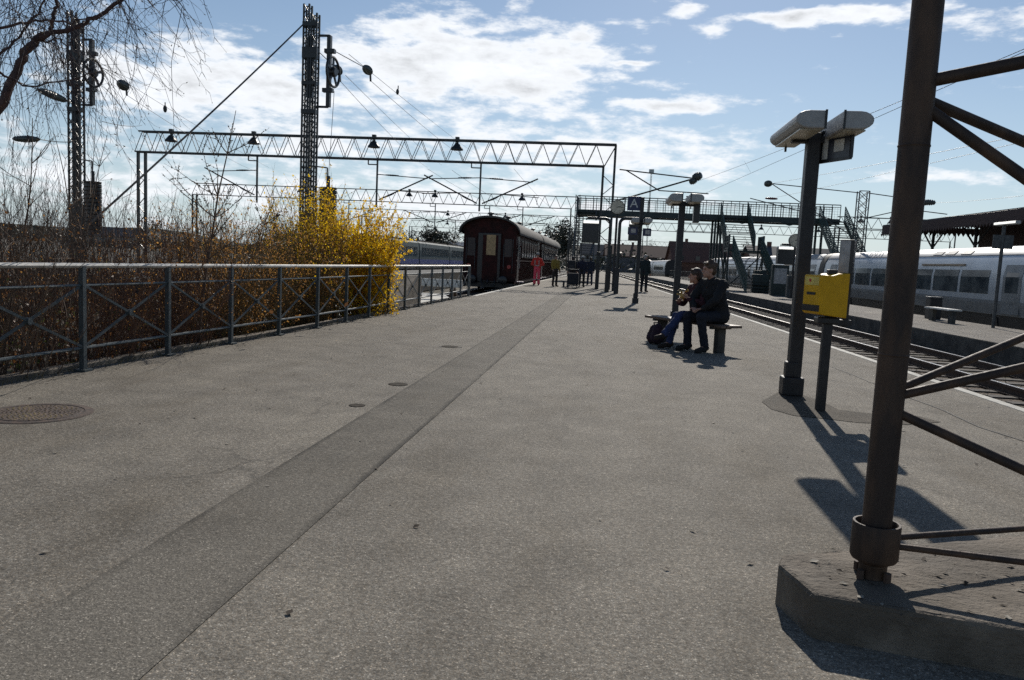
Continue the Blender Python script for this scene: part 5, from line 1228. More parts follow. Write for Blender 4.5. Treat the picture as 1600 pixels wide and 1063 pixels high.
# ================================================================ shrubs, trees
rnd = random.Random(5)
def U(a, b): return rnd.uniform(a, b)
def rvec(s=1.0): return V((rnd.gauss(0, s), rnd.gauss(0, s), rnd.gauss(0, s)))
def walk(p, d, L, n, wig, up=0.0):
    pts = [V(p)]; d = V(d).normalized(); st = L / n
    for _ in range(n):
        d = (d + rvec(wig) + V((0, 0, up))).normalized(); pts.append(pts[-1] + d * st)
    return pts
def taper(r0, r1, n): return [r0 + (r1 - r0) * i / (n - 1) for i in range(n)]
def stemline(b, pts, r0, r1, n=3): b.path(pts, taper(r0, r1, len(pts)), n, False)
def leafq(b, c, s, asp=.5, nrm=None, m=0):
    d = rvec().normalized() if nrm is None else nrm; e = d.cross(rvec()).normalized()
    d = d * s; e = e * s * asp
    b.add([c - d, c + e, c + d, c - e], [(0, 1, 2, 3)], m)
def shrub(pos, h, spread, nst, label, group, stem_mat, leaf=None, leaf_n=0, leaf_from=.45, leaf_s=.02, side=7, name='shrub', wig=.10, leaf2=None, r0=.0075, bias=None, splay=1.0):
    t = thing(name, V(pos), label, 'shrub', group)
    b = MB(); lb = MB(); lb2 = MB(); tips = []
    for k in range(nst):
        a = U(0, 2 * PI); r = spread * math.sqrt(U(0, 1)) * .45
        p = V(pos) + V((r * math.cos(a), r * math.sin(a), -.08)); L = h * U(.62, 1.08)
        d = V((math.cos(a) * U(.05, .42) * splay, math.sin(a) * U(.05, .42) * splay, 1))
        pts = walk(p, d, L, 8, wig * .55, .03); stemline(b, pts, r0 * U(.7, 1.3), .0018)
        segs = [pts]
        for j in range(side):
            i = rnd.randint(2, 7); q = pts[i]; dd = (pts[i] - pts[i - 1]).normalized() + rvec(.42) + V((0, 0, .12))
            sp = walk(q, dd, L * U(.12, .34), 4, .16, .05); stemline(b, sp, .0034, .0012); segs.append(sp)
            if rnd.random() < .6:
                q = sp[2]; s2 = walk(q, sp[2] - sp[1] + rvec(.5) * .1, L * U(.05, .14), 3, .2, .03); stemline(b, s2, .002, .001); segs.append(s2)
        tips += segs
    b.build('stems', stem_mat, t)
    dens = [U(0.05, 1) ** 1.6 for _ in tips]
    def scatter(mb, n, frm, s):
        for _ in range(n):
            ti = rnd.randrange(len(tips))
            if dens[ti] < rnd.random() * .75: continue
            sg = tips[ti]; i = rnd.randrange(len(sg) - 1); c = sg[i].lerp(sg[i + 1], rnd.random())
            if c.z - pos[2] < h * frm * U(.6, 1.2): continue
            if bias is not None and rnd.random() > bias(c): continue
            leafq(mb, c + rvec(s * .5), s * U(.6, 1.25), U(.4, .8))
    if leaf: 
        scatter(lb, leaf_n, leaf_from, leaf_s); lb.build('blossoms' if leaf is M_['petal'] else 'leaves', leaf, t)
    if leaf2:
        scatter(lb2, leaf2[1], leaf2[2], leaf2[3]); lb2.build('leaves', leaf2[0], t)
    return t
GS = 'bare brown shrubs behind the railing'; GF = 'yellow forsythia bushes behind the railing'
brown = [
 (-5.95, 3.4, 1.9, 1.1, 70, 'bare brown shrub at the left edge nearest the camera'),
 (-6.0, 5.0, 2.0, 1.2, 80, 'bare brown shrub behind the railing above the manhole cover'),
 (-5.95, 6.5, 2.0, 1.2, 85, 'bare brown shrub behind the railing post left of the far left mast'),
 (-5.9, 8.0, 1.95, 1.2, 85, 'russet bare shrub behind the railing, under the foot of the guy cable'),
 (-5.9, 9.4, 2.0, 1.3, 95, 'dense brown shrub at the foot of the budding sapling'),
 (-7.6, 6.2, 2.5, 1.5, 70, 'taller bare shrub in the second row at far left'),
 (-7.8, 9.0, 2.6, 1.6, 75, 'taller bare shrub in front of the far left mast'),
 (-8.0, 12.0, 2.5, 1.7, 75, 'taller bare shrub under the left end of the long gantry'),
 (-10.6, 10.5, 3.1, 1.9, 60, 'tall thin bare shrub in the back row at the left edge'),
 (-11.0, 14.0, 3.0, 1.9, 60, 'tall thin bare shrub in the back row right of the far left mast'),
 (-13.5, 17.0, 3.0, 2.0, 55, 'hindmost bare shrub beside the far left mast foot')]
for i, (x, y, h, sp, n, lab) in enumerate(brown):
    shrub(V((x, y, -.33)), h, sp, n, lab, GS, M_['twig_red'] if i in (3, 4, 1) else M_['twig_brown'], M_['leaf_dry'], 700 if x > -7 else 160, .06, .021, side=8, leaf2=(M_['gold_bud'], 2200 if i in (3, 4) else 700, .15, .012))
# mixed shrubs with only a few yellow flowers on their tips
for x, y, h, sp, n, ny, lab in ((-5.9, 10.9, 2.1, 1.4, 110, 500, 'brown upright shrub with a few yellow tips right of the budding sapling'),
                                (-6.0, 12.4, 2.15, 1.4, 115, 800, 'brown upright shrub with sparse yellow flowers left of the wheel mast'),
                                (-7.4, 14.2, 2.5, 1.6, 100, 700, 'back row shrub with sparse yellow flowers left of the wheel mast')):
    shrub(V((x, y, -.33)), h, sp, n, lab, GF, M_['twig_forsy'], M_['petal'], ny // 2, .78, .014, side=8, name='forsythia', leaf2=(M_['gold_bud'], 11000, .2, .017), splay=.7)
shrub(V((-6.35, 15.6, -.33)), 2.95, 1.25, 95, 'tall yellow forsythia directly in front of the wheel mast', GF, M_['twig_forsy'], M_['petal'], 15000, .36, .024, side=11, name='forsythia', leaf2=(M_['leaf_green'], 500, .2, .018), splay=.65)
shrub(V((-5.75, 14.2, -.33)), 2.0, 1.2, 95, 'brownish forsythia behind the railing left of the brightest bush', GF, M_['twig_forsy'], M_['petal'], 2600, .5, .02, side=9, name='forsythia', leaf2=(M_['gold_bud'], 9000, .15, .018), splay=.8)
shrub(V((-5.78, 16.9, -.33)), 2.62, 1.6, 190, 'brightest and largest yellow forsythia, spilling over the railing', GF, M_['twig_forsy'], M_['petal'], 62000, .16, .028, side=13, name='forsythia', leaf2=(M_['leaf_green'], 900, .15, .022), splay=.72)
shrub(V((-6.1, 15.3, -.33)), 2.2, 1.3, 110, 'olive brown forsythia between the tall one and the brightest one', GF, M_['twig_forsy'], M_['petal'], 5200, .45, .022, side=10, name='forsythia', leaf2=(M_['gold_bud'], 3500, .12, .017), splay=.8)
shrub(V((-5.15, 16.3, -.2)), .75, 1.2, 60, 'low yellow forsythia shoots poking through the foot of the railing', GF, M_['twig_forsy'], M_['petal'], 3000, .1, .024, side=6, name='forsythia', leaf2=(M_['leaf_green'], 120, .1, .02))
# budding sapling
def sapling(pos, h, label, nb, lean, buds=True, r=.02, group='young bare trees'):
    t = thing('sapling', V(pos), label, 'young tree', group)
    b = MB(); lb = MB(); twigs = []
    tr = walk(pos, V((lean[0], lean[1], 1)), h, 12, .035, .02); stemline(b, tr, r, .004, 6); b.build('trunk', M_['twig_brown'], t)
    b = MB()
    for k in range(nb):
        i = rnd.randint(3, 10); a = U(0, 2 * PI); L = h * U(.18, .48) * (1.15 - i / 14)
        d = V((math.cos(a), math.sin(a) * .8, U(.35, 1.1))); br = walk(tr[i], d, L, 7, .10, .05); stemline(b, br, r * .36, .0016, 4); twigs.append(br)
        for j in range(5):
            q = br[rnd.randint(2, 6)]; s2 = walk(q, (br[3] - br[2]).normalized() + rvec(.5), L * U(.15, .4), 4, .14, .05); stemline(b, s2, .0028, .0012); twigs.append(s2)
    b.build('branches', M_['twig_brown'], t)
    if buds:
        for sg in twigs:
            for i in range(1, len(sg)):
                for _ in range(2): leafq(lb, sg[i].lerp(sg[i - 1], rnd.random()) + rvec(.004), U(.008, .018), .55)
        lb.build('sapling_buds', M_['bud'], t)  # small buds set along the twigs, no open leaves
    return t
sapling(V((-5.55, 9.9, -.33)), 3.5, 'budding sapling with spreading branches in front of the long gantry', 20, (.01, -.02), True, .024)
sapling(V((-5.75, 10.6, -.33)), 2.6, 'lower budding sapling leaning right beside the tall one', 12, (.30, .05), True, .016)
sapling(V((-6.3, 6.1, -.33)), 2.9, 'thin bare sapling at the left edge under the birch limb', 12, (-.05, 0), False, .014)
sapling(V((-6.9, 8.0, -.33)), 3.0, 'thin bare sapling left of the far left mast', 13, (.04, 0), False, .015)
sapling(V((-7.6, 10.2, -.33)), 3.1, 'thin bare sapling just right of the far left mast', 13, (.06, 0), False, .015)
sapling(V((-9.3, 12.6, -.33)), 3.6, 'thin bare sapling between the far left mast and the gantry leg', 14, (0, 0), False, .017)
# low tangle of leaves and dead stems covering the soil
b = MB()
for _ in range(15000):
    y = U(.5, 17.2); x = -5.45 - abs(rnd.gauss(0, 2.2)); z = -.30 + abs(rnd.gauss(0, .27)) * (1.2 if x < -6 else .7)
    leafq(b, V((x, y, z)), U(.018, .05), U(.3, .7), None, 0 if rnd.random() < .8 else 1)
for _ in range(1500):
    y = U(.5, 17.2); x = -5.5 - abs(rnd.gauss(0, 2.0)); pts = walk(V((x, y, -.35)), V((U(-.5, .5), U(-.5, .5), 1)), U(.4, 1.1), 4, .15); n0 = len(b.v); stemline(b, pts, .004, .0015); 
o = b.build('undergrowth', [M_['leaf_dry'], M_['leaf_green']]); kind(o, 'stuff')
# ivy-dark hedge mass farther back so the shrubs stand against a dark ground
b = MB()
for _ in range(9000):
    y = U(9, 20); x = -12.5 + rnd.gauss(0, 2.6) - (y - 9) * .25; z = -.3 + abs(rnd.gauss(0, .55)); leafq(b, V((x, y, z)), U(.03, .07), U(.4, .8), None, 0 if rnd.random() < .85 else 1)
kind(b.build('bramble_thicket', [M_['leaf_dry'], M_['leaf_green']]), 'stuff')
# tufts along the kerb and railing foot, litter on the platform edge
b = MB()
for _ in range(900):
    y = U(4.5, 27); x = fence_x(y) + U(-.14, .06); p = V((x, y, .0))
    stemline(b, walk(p, V((U(-.4, .4), U(-.4, .4), 1)), U(.03, .10), 2, .2), .0025, .001)
kind(b.build('grass_tufts', mat('dry_grass', (.11, .095, .04), .9, 0, .4, 12)), 'stuff')
b = MB()
for _ in range(5200):
    a = U(7, 60); l = U(4.9, 7.0) if rnd.random() < .85 else U(7.6, 8.8); p = trk(l, a, -.6)
    if noise is None: pass
    stemline(b, walk(p, V((U(-.5, .5), U(-.5, .5), 1)), U(.05, .20) * (1 if math.sin(a * .9 + l) > -.2 else .4), 2, .25), .004, .0015)
kind(b.build('trackside_weeds', mat('dry_trackside_weeds', (.14, .115, .05), .95, 0, .4, 8)), 'stuff')

# weeping birch: trunk outside the frame at left, limbs and hanging twigs inside it
bi = thing('birch_tree', V((-7.4, 4.6, -.33)), 'weeping birch with reddish limb and fine hanging twigs in the top left corner', 'tree')
YB_ = 5.2
def ap(px, py, Y=YB_): return at(px, py, Y)
b = MB()
tp = [V((-7.4, 4.6, -.4)), V((-7.35, 4.65, .9)), V((-7.2, 4.75, 1.9)), V((-6.9, 4.9, 2.6)), V((-6.75, 5.0, 3.6)), V((-6.8, 5.05, 5.0)), V((-6.7, 5.0, 6.4))]
b.path(tp, [.13, .11, .10, .09, .075, .055, .02], 10); b.build('trunk', M_['bark_birch'], bi, smooth=True)
limbs = []
def limb(pts, r0, r1, n=8):
    b.path(pts, taper(r0, r1, len(pts)), n); limbs.append((pts, r0))
def dense(pts, k=4):
    out = []
    for i in range(len(pts) - 1):
        for j in range(k): out.append(pts[i].lerp(pts[i + 1], j / k) + rvec(.006))
    return out + [pts[-1]]
b = MB()
limb(dense([V((-6.95, 4.85, 2.45)), ap(-50, 230), ap(5, 160), ap(24, 112), ap(40, 82), ap(56, 62)]), .036, .027)
limb(dense([ap(56, 62), ap(80, 52), ap(108, 48), ap(140, 32), ap(170, 14), ap(200, -6), ap(260, -50)]), .019, .011)
limb(dense([ap(56, 60), ap(76, 50), ap(83, 30), ap(88, 8), ap(92, -30), ap(110, -90)]), .017, .010)
limb(dense([ap(-40, 48, 5.0), ap(0, 44, 5.0), ap(40, 36, 5.0), ap(70, 30, 5.0), ap(110, 36, 5.0), ap(150, 24, 5.1)]), .012, .004)
limb(dense([ap(-30, 105, 5.5), ap(0, 86, 5.5), ap(30, 58, 5.4), ap(58, 20, 5.4), ap(80, -20, 5.4)]), .010, .006)
limb(dense([ap(-60, 100, 4.8), ap(0, 112, 4.9), ap(40, 135, 5.0), ap(110, 124, 5.1), ap(160, 110, 5.2)]), .010, .003)
limb(dense([ap(57, 60), ap(70, 66), ap(90, 60), ap(104, 72), ap(112, 100)]), .008, .003)
for k in range(6):
    x = -40 + k * 46; Y = U(4.6, 6.0)
    limb(dense([V((-6.75, 5.0, 3.6 + k * .25)), ap(x - 60, -150 - k * 4, Y), ap(x, -70, Y), ap(x + 60, -25 - U(0, 20), Y), ap(x + 95, 10, Y)]), .012, .003, 6)
b.build('limbs', M_['bark_birch'], bi, smooth=True)
b = MB(); cat = MB()
def hang(p, L, r=.0026):
    d = V((U(-.35, .5), U(-.35, .35), U(-.6, .25))); n = max(5, int(L / .09)); pts = walk(p, d, L, n, .13, -.12); stemline(b, pts, r, .0010)
    for i in range(2, len(pts)):
        if rnd.random() < .62:
            dd = (pts[i] - pts[i - 1]).normalized() + rvec(.45); s2 = walk(pts[i], dd, U(.04, .16), 3, .22, -.06); stemline(b, s2, .0015, .0008)
            leafq(cat, s2[-1], U(.006, .011), .4)
    for s in (-1, 1):
        stemline(b, walk(pts[-1], (pts[-1] - pts[-2]).normalized() + V((s * .5, 0, 0)), .04, 2, .1), .0014, .0008)
for pts, r0 in limbs:
    m = 8 if r0 > .03 else 15
    for _ in range(m):
        p = pts[rnd.randrange(3 if r0 > .03 else 1, len(pts))]; hang(p, U(.35, 1.0))
# long curtains on the left and thinner ones to x = 340
for _ in range(66):
    px = abs(rnd.gauss(0, 1)) * 75 - 15; hang(ap(px, U(-60, 40), U(4.4, 6.4)), U(.5, 1.55))
for _ in range(24):
    hang(ap(U(140, 270), U(-60, 0), U(4.6, 6.0)), U(.4, 1.0))
hang(ap(318, -20, 5.0), .50); hang(ap(312, -20, 5.2), .34); hang(ap(250, -10, 5.0), .65); hang(ap(215, 0, 5.2), 1.3)
b.build('twigs', M_['twig_birch'], bi); cat.build('buds', M_['bud'], bi)

# far trees and the wooded skyline
def far_tree(p, h, w, label, bare=False):
    t = thing('far_tree', V(p), label, 'tree', 'far trees beyond the yard')
    b = MB(); tr = walk(V(p), V((0, 0, 1)), h * .75, 6, .04); stemline(b, tr, h * .022, h * .006, 6)
    tips = []
    for k in range(26):
        i = rnd.randint(2, 6); a = U(0, 2 * PI); br = walk(tr[i], V((math.cos(a), math.sin(a), U(.3, 1.2))), w * U(.35, .75), 4, .15, .04); stemline(b, br, h * .007, h * .002, 3); tips += br[1:]
        for _ in range(3):
            s2 = walk(br[rnd.randint(1, 4)], rvec() + V((0, 0, .5)), w * U(.15, .35), 3, .2); stemline(b, s2, h * .003, h * .0015); tips += s2[1:]
    b.build('trunk', M_['twig_brown'], t)
    b = MB()
    for c in tips:
        for _ in range(1 if bare else 7): leafq(b, c + rvec(w * .06), U(.12, .34) * (h / 9), U(.4, .9))
    b.build('crown', M_['evergreen'], t)
for i, (px, Y, h, w, bare, lab) in enumerate(((640, 190, 9, 7, True, 'bare far tree just right of the brightest forsythia'), (668, 200, 9.5, 6, False, 'dark far tree above the left end of the blue and white train'), (690, 215, 9.0, 6, False, 'dark far tree above the middle of the blue and white train'),
        (706, 180, 8.5, 5, True, 'bare far tree touching the left side of the red coach'), (868, 210, 11.0, 8, False, 'dark far tree right of the red coaches'), (886, 190, 9.5, 7, False, 'dark far tree left of the footbridge corner tower'), (1008, 260, 9.0, 7, True, 'bare far tree right of the letter board pole'),
        (1180, 200, 7.0, 6, False, 'dark far tree behind the middle stairs'), (1052, 280, 9, 7, True, 'bare far tree above the long low house'), (1215, 220, 8.0, 7, True, 'bare far tree behind the small island clock'),
        (540, 150, 7.5, 6, True, 'bare far tree behind the brightest forsythia'), (420, 150, 7.0, 6, True, 'bare far tree behind the brown shrubs left of the wheel mast'), (240, 170, 8.0, 7, True, 'bare far tree behind the left legs of the long gantry'))):
    p = hz(px, Y); far_tree(p, h, w, lab, bare)
b = MB()
for _ in range(26000):
    a = U(-1, 1); Y = U(225, 330); x = a * Y * 1.05; hh = 3.2 + 2.4 * math.sin(a * 13) + 1.6 * math.sin(a * 31 + 1) + 1.0 * math.sin(a * 57)
    z = -.5 + max(1.2, hh) * U(0, 1) ** .8 + (Y - 225) * .018; leafq(b, V((x, Y, z)), U(.3, .8), U(.4, .9))
kind(b.build('far_wood', M_['evergreen']), 'stuff')
# ================================================================ people
FOLD = bpy.data.textures.new('cloth_folds', 'CLOUDS'); FOLD.noise_scale = .075; FOLD.noise_depth = 2
def remesh(mb, name, voxel, mt, parent, it=3, fold=0.0):
    o = mb.build(name, mt, parent)
    m = o.modifiers.new('r', 'REMESH'); m.mode = 'VOXEL'; m.voxel_size = voxel; m.use_smooth_shade = True
    s = o.modifiers.new('s', 'SMOOTH'); s.iterations = it; s.factor = .5
    if fold:
        d_ = o.modifiers.new('folds', 'DISPLACE'); d_.texture = FOLD; d_.strength = fold; d_.mid_level = .45; d_.texture_coords = 'LOCAL'
    me = bpy.data.meshes.new_from_object(o.evaluated_get(bpy.context.evaluated_depsgraph_get()))
    o.modifiers.clear(); o.data = me; me.materials.clear(); me.materials.append(mt)
    me.polygons.foreach_set('use_smooth', [True] * len(me.polygons)); return o
SKIN = mat('skin', (.42, .23, .16), .55, 0, .12, 12)
def cloth(name, c, var=.3): return mat(name, c, .9, 0, var, 14, None, .35, 90)
def person(pos, yaw, J, label, cl, group=None, vox=.011, scale=1.0, head_yaw=0.0, hair=('short', (.05, .03, .02)), hat=None, coat_len=0.0, hi=False, vest=None):
    """J: joints in the body's own frame (facing +Y, right = +X, z up); cl: jacket, trousers, shoes materials"""
    t = thing('person', V(pos), label, 'person', group)
    Rz = Matrix.Rotation(yaw, 3, 'Z')
    def q(p): return V(pos) + Rz @ (V(p) * scale)
    k = scale
    g = {n: q(p) for n, p in J.items()}
    hd = g['head']; Rh = Rz @ Matrix.Rotation(head_yaw, 3, 'Z') @ Matrix.Rotation(J.get('_nod', V((0, 0, 0)))[0] if '_nod' in J else 0, 3, 'X')
    def hq(p): return hd + Rh @ (V(p) * k)
    b = MB(); C_ = lambda p, r, a, c: b.caps(p, r, a * k, c * k)
    # skin body: trunk, limbs, head with face, hands with fingers
    C_(g['pelvis'], g['chest'], .095, .095); C_(g['chest'], g['neck'], .085, .050); C_(g['neck'], hq((0, -.015, -.06)), .05, .05)
    for s in 'LR':
        C_(g['chest'] + (g['sh' + s] - g['chest']) * .6, g['sh' + s], .05, .042); C_(g['sh' + s], g['el' + s], .047, .037); C_(g['el' + s], g['wr' + s], .036, .025)
        C_(g['hip' + s], g['kn' + s], .078, .052); C_(g['kn' + s], g['an' + s], .050, .034); C_(g['an' + s], g['to' + s], .036, .024)
    b.ball(hq((0, -.012, .035)), (.076 * k, .094 * k, .098 * k), 16, 12, Rh)          # skull
    b.ball(hq((0, .022, -.045)), (.058 * k, .066 * k, .072 * k), 14, 10, Rh)          # jaw and cheeks
    b.ball(hq((0, .066, -.098)), (.026 * k, .022 * k, .020 * k), 8, 6, Rh)            # chin
    b.caps(hq((0, .084, .018)), hq((0, .104, -.022)), .009 * k, .014 * k, 8)          # nose
    b.ball(hq((0, .082, -.062)), (.024 * k, .013 * k, .010 * k), 8, 6, Rh)            # mouth
    b.caps(hq((-.036, .076, .032)), hq((.036, .076, .032)), .011 * k, .011 * k, 8)    # brow
    for s in (-1, 1): b.ball(hq((s * .078, -.01, -.005)), (.011 * k, .022 * k, .033 * k), 8, 6, Rh)
    for s in 'LR':
        w = g['wr' + s]; f = (g['ha' + s] - w).normalized(); e = (g['el' + s] - w).normalized()
        sd_ = f.cross(Rz @ V((0, 0, 1)))
        if sd_.length < .2: sd_ = Rz @ V((0, 1, 0))
        sd_.normalize(); up = sd_.cross(f).normalized(); sg = 1 if s == 'L' else -1
        pc = w + f * .045 * k
        for o_ in (-.022, -.008, .008, .022): b.caps(w + sd_ * o_ * .6 * k, w + f * .085 * k + sd_ * o_ * k, .014 * k, .0125 * k, 8)
        for n_, (o_, L_) in enumerate(((-.030, .066), (-.010, .078), (.010, .073), (.029, .056))):
            p0 = w + f * .085 * k + sd_ * o_ * k; p1 = p0 + (f * .55 - up * .12 * (1 + n_ * .15)) * L_ * k; p2 = p1 + (f * .35 - up * .42) * L_ * .9 * k
            b.caps(p0, p1, .0095 * k, .009 * k, 7); b.caps(p1, p2, .009 * k, .0075 * k, 7)
        th = w + f * .03 * k - sd_ * sg * .030 * k; t1 = th + (f * .03 - sd_ * sg * .028 - up * .012) * k; t2 = t1 + (f * .032 - sd_ * sg * .006 - up * .012) * k
        b.caps(th, t1, .013 * k, .0115 * k, 7); b.caps(t1, t2, .011 * k, .009 * k, 7)
    body = remesh(b, 'body', vox * .8 * k, SKIN, t, 2)
    for s in (-1, 1):
        b = MB(); b.ball(hq((s * .030, .079, .012)), (.011 * k, .008 * k, .008 * k), 8, 6, Rh); b.build('eye', M_['black'], body)
    # trousers
    b = MB()
    w_ = Rz @ V((1, 0, 0))
    C_(g['pelvis'] - w_ * .06 * k, g['pelvis'] + w_ * .06 * k, .135, .135)
    for s in 'LR':
        C_(g['hip' + s], g['kn' + s], .098, .072); C_(g['kn' + s], g['an' + s] + (g['kn' + s] - g['an' + s]) * .06, .070, .060)
        if hi: C_(g['kn' + s], g['an' + s] + (g['kn' + s] - g['an' + s]) * .08, .080, .078)
    remesh(b, 'trousers', vox * k, cl[1], t, 3, .028)
    # jacket
    b = MB(); mid = (g['pelvis'] + g['chest']) / 2
    for o_ in (-.075, .075):
        C_(g['pelvis'] + w_ * o_ * k, mid + w_ * o_ * k, .122, .120); C_(mid + w_ * o_ * k, g['chest'] + w_ * o_ * 1.15 * k, .122, .128)
    C_(g['chest'], g['neck'] - (g['neck'] - g['chest']) * .25, .125, .095)
    C_(g['neck'] - (g['neck'] - g['chest']) * .22, g['neck'] + (g['neck'] - g['chest']) * .03, .078, .066)
    for s in 'LR':
        C_(g['chest'] + (g['sh' + s] - g['chest']) * .3, g['sh' + s], .11, .082); C_(g['neck'] * .8 + g['chest'] * .2, g['sh' + s], .075, .072); C_(g['sh' + s], g['el' + s], .077, .060); C_(g['el' + s], g['wr' + s] + (g['el' + s] - g['wr' + s]) * .04, .060, .044)
        if coat_len: C_(g['hip' + s], g['hip' + s].lerp(g['kn' + s], coat_len), .125, .12)
    remesh(b, 'jacket', vox * k, cl[0], t, 3, .036)
    if vest:
        b = MB()
        for s in (-1, 1): b.bar(mid + w_ * s * .11 * k + Rz @ V((0, .13 * k, 0)), g['chest'] + w_ * s * .11 * k + Rz @ V((0, .14 * k, .08 * k)), .05 * k, .01)
        b.bar(mid - w_ * .17 * k + Rz @ V((0, .13 * k, -.05)), mid + w_ * .17 * k + Rz @ V((0, .13 * k, -.05)), .01, .05 * k)
        b.build('reflective_band', vest, t)
        for s in 'LR':
            a = g['kn' + s].lerp(g['an' + s], .45); b = MB(); b.lathe([(.088 * k, -.025), (.090 * k, 0), (.088 * k, .025)], a, 16, g['kn' + s] - g['an' + s]); b.build('reflective_band', vest, t)
    for s in 'LR':
        b = MB(); a = g['an' + s]; to = g['to' + s]; dz = V((0, 0, -.035 * k))
        b.caps(a + dz * .6 - (to - a) * .22, to + dz * .2, .046 * k, .040 * k, 10); b.caps(a, a + dz, .05 * k, .045 * k); remesh(b, 'shoe', vox * .8 * k, cl[2], t, 2)
    # hair / hat
    if hair:
        hm = mat('hair', hair[1], .55, 0, .4, 30, None, .4, 120); b = MB()
        b.ball(hq((0, -.020, .052)), (.085 * k, .100 * k, .096 * k), 16, 12, Rh); b.ball(hq((0, -.058, .0)), (.074 * k, .060 * k, .085 * k), 12, 9, Rh); b.caps(hq((-.05, .055, .10)), hq((.05, .06, .10)), .024 * k, .024 * k)
        if hair[0] == 'tail': b.caps(hq((0, -.10, .03)), hq((.0, -.15, -.12)), .035 * k, .018 * k)
        if hair[0] == 'tousled':
            r2 = random.Random(3)
            for _ in range(26):
                a, e_ = r2.uniform(0, 6.28), r2.uniform(.2, 1.4); dd = V((.08 * math.cos(a) * math.cos(e_), -.02 + .095 * math.sin(a) * math.cos(e_), .055 + .09 * math.sin(e_))); b.caps(hq(dd), hq(dd * 1.18), .014 * k, .006 * k, 6)
        remesh(b, 'hair', vox * .8 * k, hm, body, 2)
    if hat:
        b = MB(); b.lathe([(.0, .0), (.098, 0), (.100, .04), (.088, .085), (.05, .105), (0, .11)][::1], hq((0, -.012, .055)), 18); 
        b.prism([hq((-.075, .06, .06)), hq((.075, .06, .06)), hq((.06, .16, .05)), hq((-.06, .16, .05))], V((0, 0, .014 * k)))
        b.build('cap', hat, body, smooth=True)
    return t
def stand(h=0, armL=None, armR=None, step=0.0, bend=0.0):
    J = dict(pelvis=(0, 0, .96), chest=(0, .01 + bend, 1.30), neck=(0, .0 + bend * 1.3, 1.49), head=(0, .03 + bend * 1.6, 1.63),
             shL=(-.19, bend, 1.42), shR=(.19, bend, 1.42), elL=(-.25, .0, 1.14), elR=(.25, .0, 1.14), wrL=(-.25, .10, .90), wrR=(.25, .10, .90), haL=(-.24, .13, .80), haR=(.24, .13, .80),
             hipL=(-.09, 0, .93), hipR=(.09, 0, .93), knL=(-.11, .03 + step, .51), knR=(.11, .03 - step * .3, .51), anL=(-.12, step * .9, .085), anR=(.12, -step, .085), toL=(-.14, .15 + step * .9, .04), toR=(.14, .15 - step, .04))
    for sfx, arm in (('L', armL), ('R', armR)):
        if arm: J['el' + sfx], J['wr' + sfx], J['ha' + sfx] = arm
    return J
dk = cloth('black_shoe_leather', (.02, .018, .017))
# red hi-vis worker in front of the coach
hip = ((-.33, -.03, 1.16), (-.16, .12, 1.06), (-.06, .15, 1.06))
hipR = ((.33, -.03, 1.16), (.16, .12, 1.10), (.06, .15, 1.10))
redj = cloth('red_orange_work_jacket', (.62, .045, .030), .2); redt = cloth('bright_pink_red_work_trousers', (.72, .085, .13), .15)
person(gp(838, 446), PI - .1, stand(0, hip, hipR), 'person in bright red work clothes with arms folded beside the red coach', (redj, redt, dk), None, .013, 1.02, .1, ('short', (.03, .02, .02)), cloth('grey_cap', (.30, .29, .28)), 0, True, mat('silver_reflective_tape', (.25, .27, .28), .3, .5))
armw = ((.27, .05, 1.15), (.34, .27, .98), (.37, .36, .92))
person(gp(866, 448), PI + .7, stand(0, None, armw), 'person in a dull yellow jacket and dark trousers by the red coach', (cloth('ochre_jacket', (.30, .20, .035)), cloth('brown_black_trousers', (.035, .026, .022)), dk), None, .013, .98, -.4, ('short', (.03, .022, .018)), None)
nv = cloth('navy_coat', (.022, .026, .048)); bt = cloth('black_trousers', (.015, .015, .018)); gr = cloth('charcoal_coat', (.028, .028, .032))
person(gp(908, 449), -.15, stand(0), 'person in navy coat and pale cap seen from behind beside the luggage trolley', (nv, bt, dk), None, .013, .99, 0, ('short', (.10, .09, .08)), cloth('pale_cap', (.5, .5, .48)), .25)
person(gp(893, 447.5), .15, stand(0), 'person in charcoal coat with backpack, just left of the one with the pale cap', (gr, bt, dk), None, .013, .98, 0, ('short', (.03, .025, .02)), None, .45)
bp = gp(892, 448.5); t = thing('backpack', V((bp.x, bp.y - .05, 1.25)), 'bulky dark backpack on the person left of the pale cap', 'backpack')
b = MB(); b.box((bp.x - .02, bp.y - .16, 1.2), (.42, .26, .58)); b.build('bag', cloth('dark_nylon', (.03, .03, .035)), t, bevel=.06); b = MB(); b.box((bp.x - .02, bp.y - .32, 1.1), (.30, .08, .28)); b.build('pocket', cloth('grey_nylon', (.05, .05, .055)), t, bevel=.03)
tq = gp(898, 451); t = thing('luggage_trolley', V((tq.x - .35, tq.y, 0)), 'dark loaded luggage trolley standing by the two coated people', 'trolley')
b = MB()
for s in (-.28, .28): b.tube((tq.x - .1 + s, tq.y + .25, .12), (tq.x - .1 + s, tq.y + .35, 1.0), .018, None, 8)
b.tube((tq.x - .38, tq.y + .35, 1.0), (tq.x + .18, tq.y + .35, 1.0), .02, None, 8); b.box((tq.x - .1, tq.y, .16), (.62, .7, .04)); b.build('frame', M_['galv_dark'], t)
b = MB(); b.box((tq.x - .12, tq.y, .50), (.60, .42, .62)); b.build('suitcase', cloth('dark_suitcase', (.022, .022, .028)), t, bevel=.05)
for sx_ in (-.25, .2):
    b = MB(); b.lathe([(.085, -.02), (.085, .02)], (tq.x - .1 + sx_, tq.y - .28, .085), 14, (1, 0, 0)); b.build('wheel', M_['black'], t)
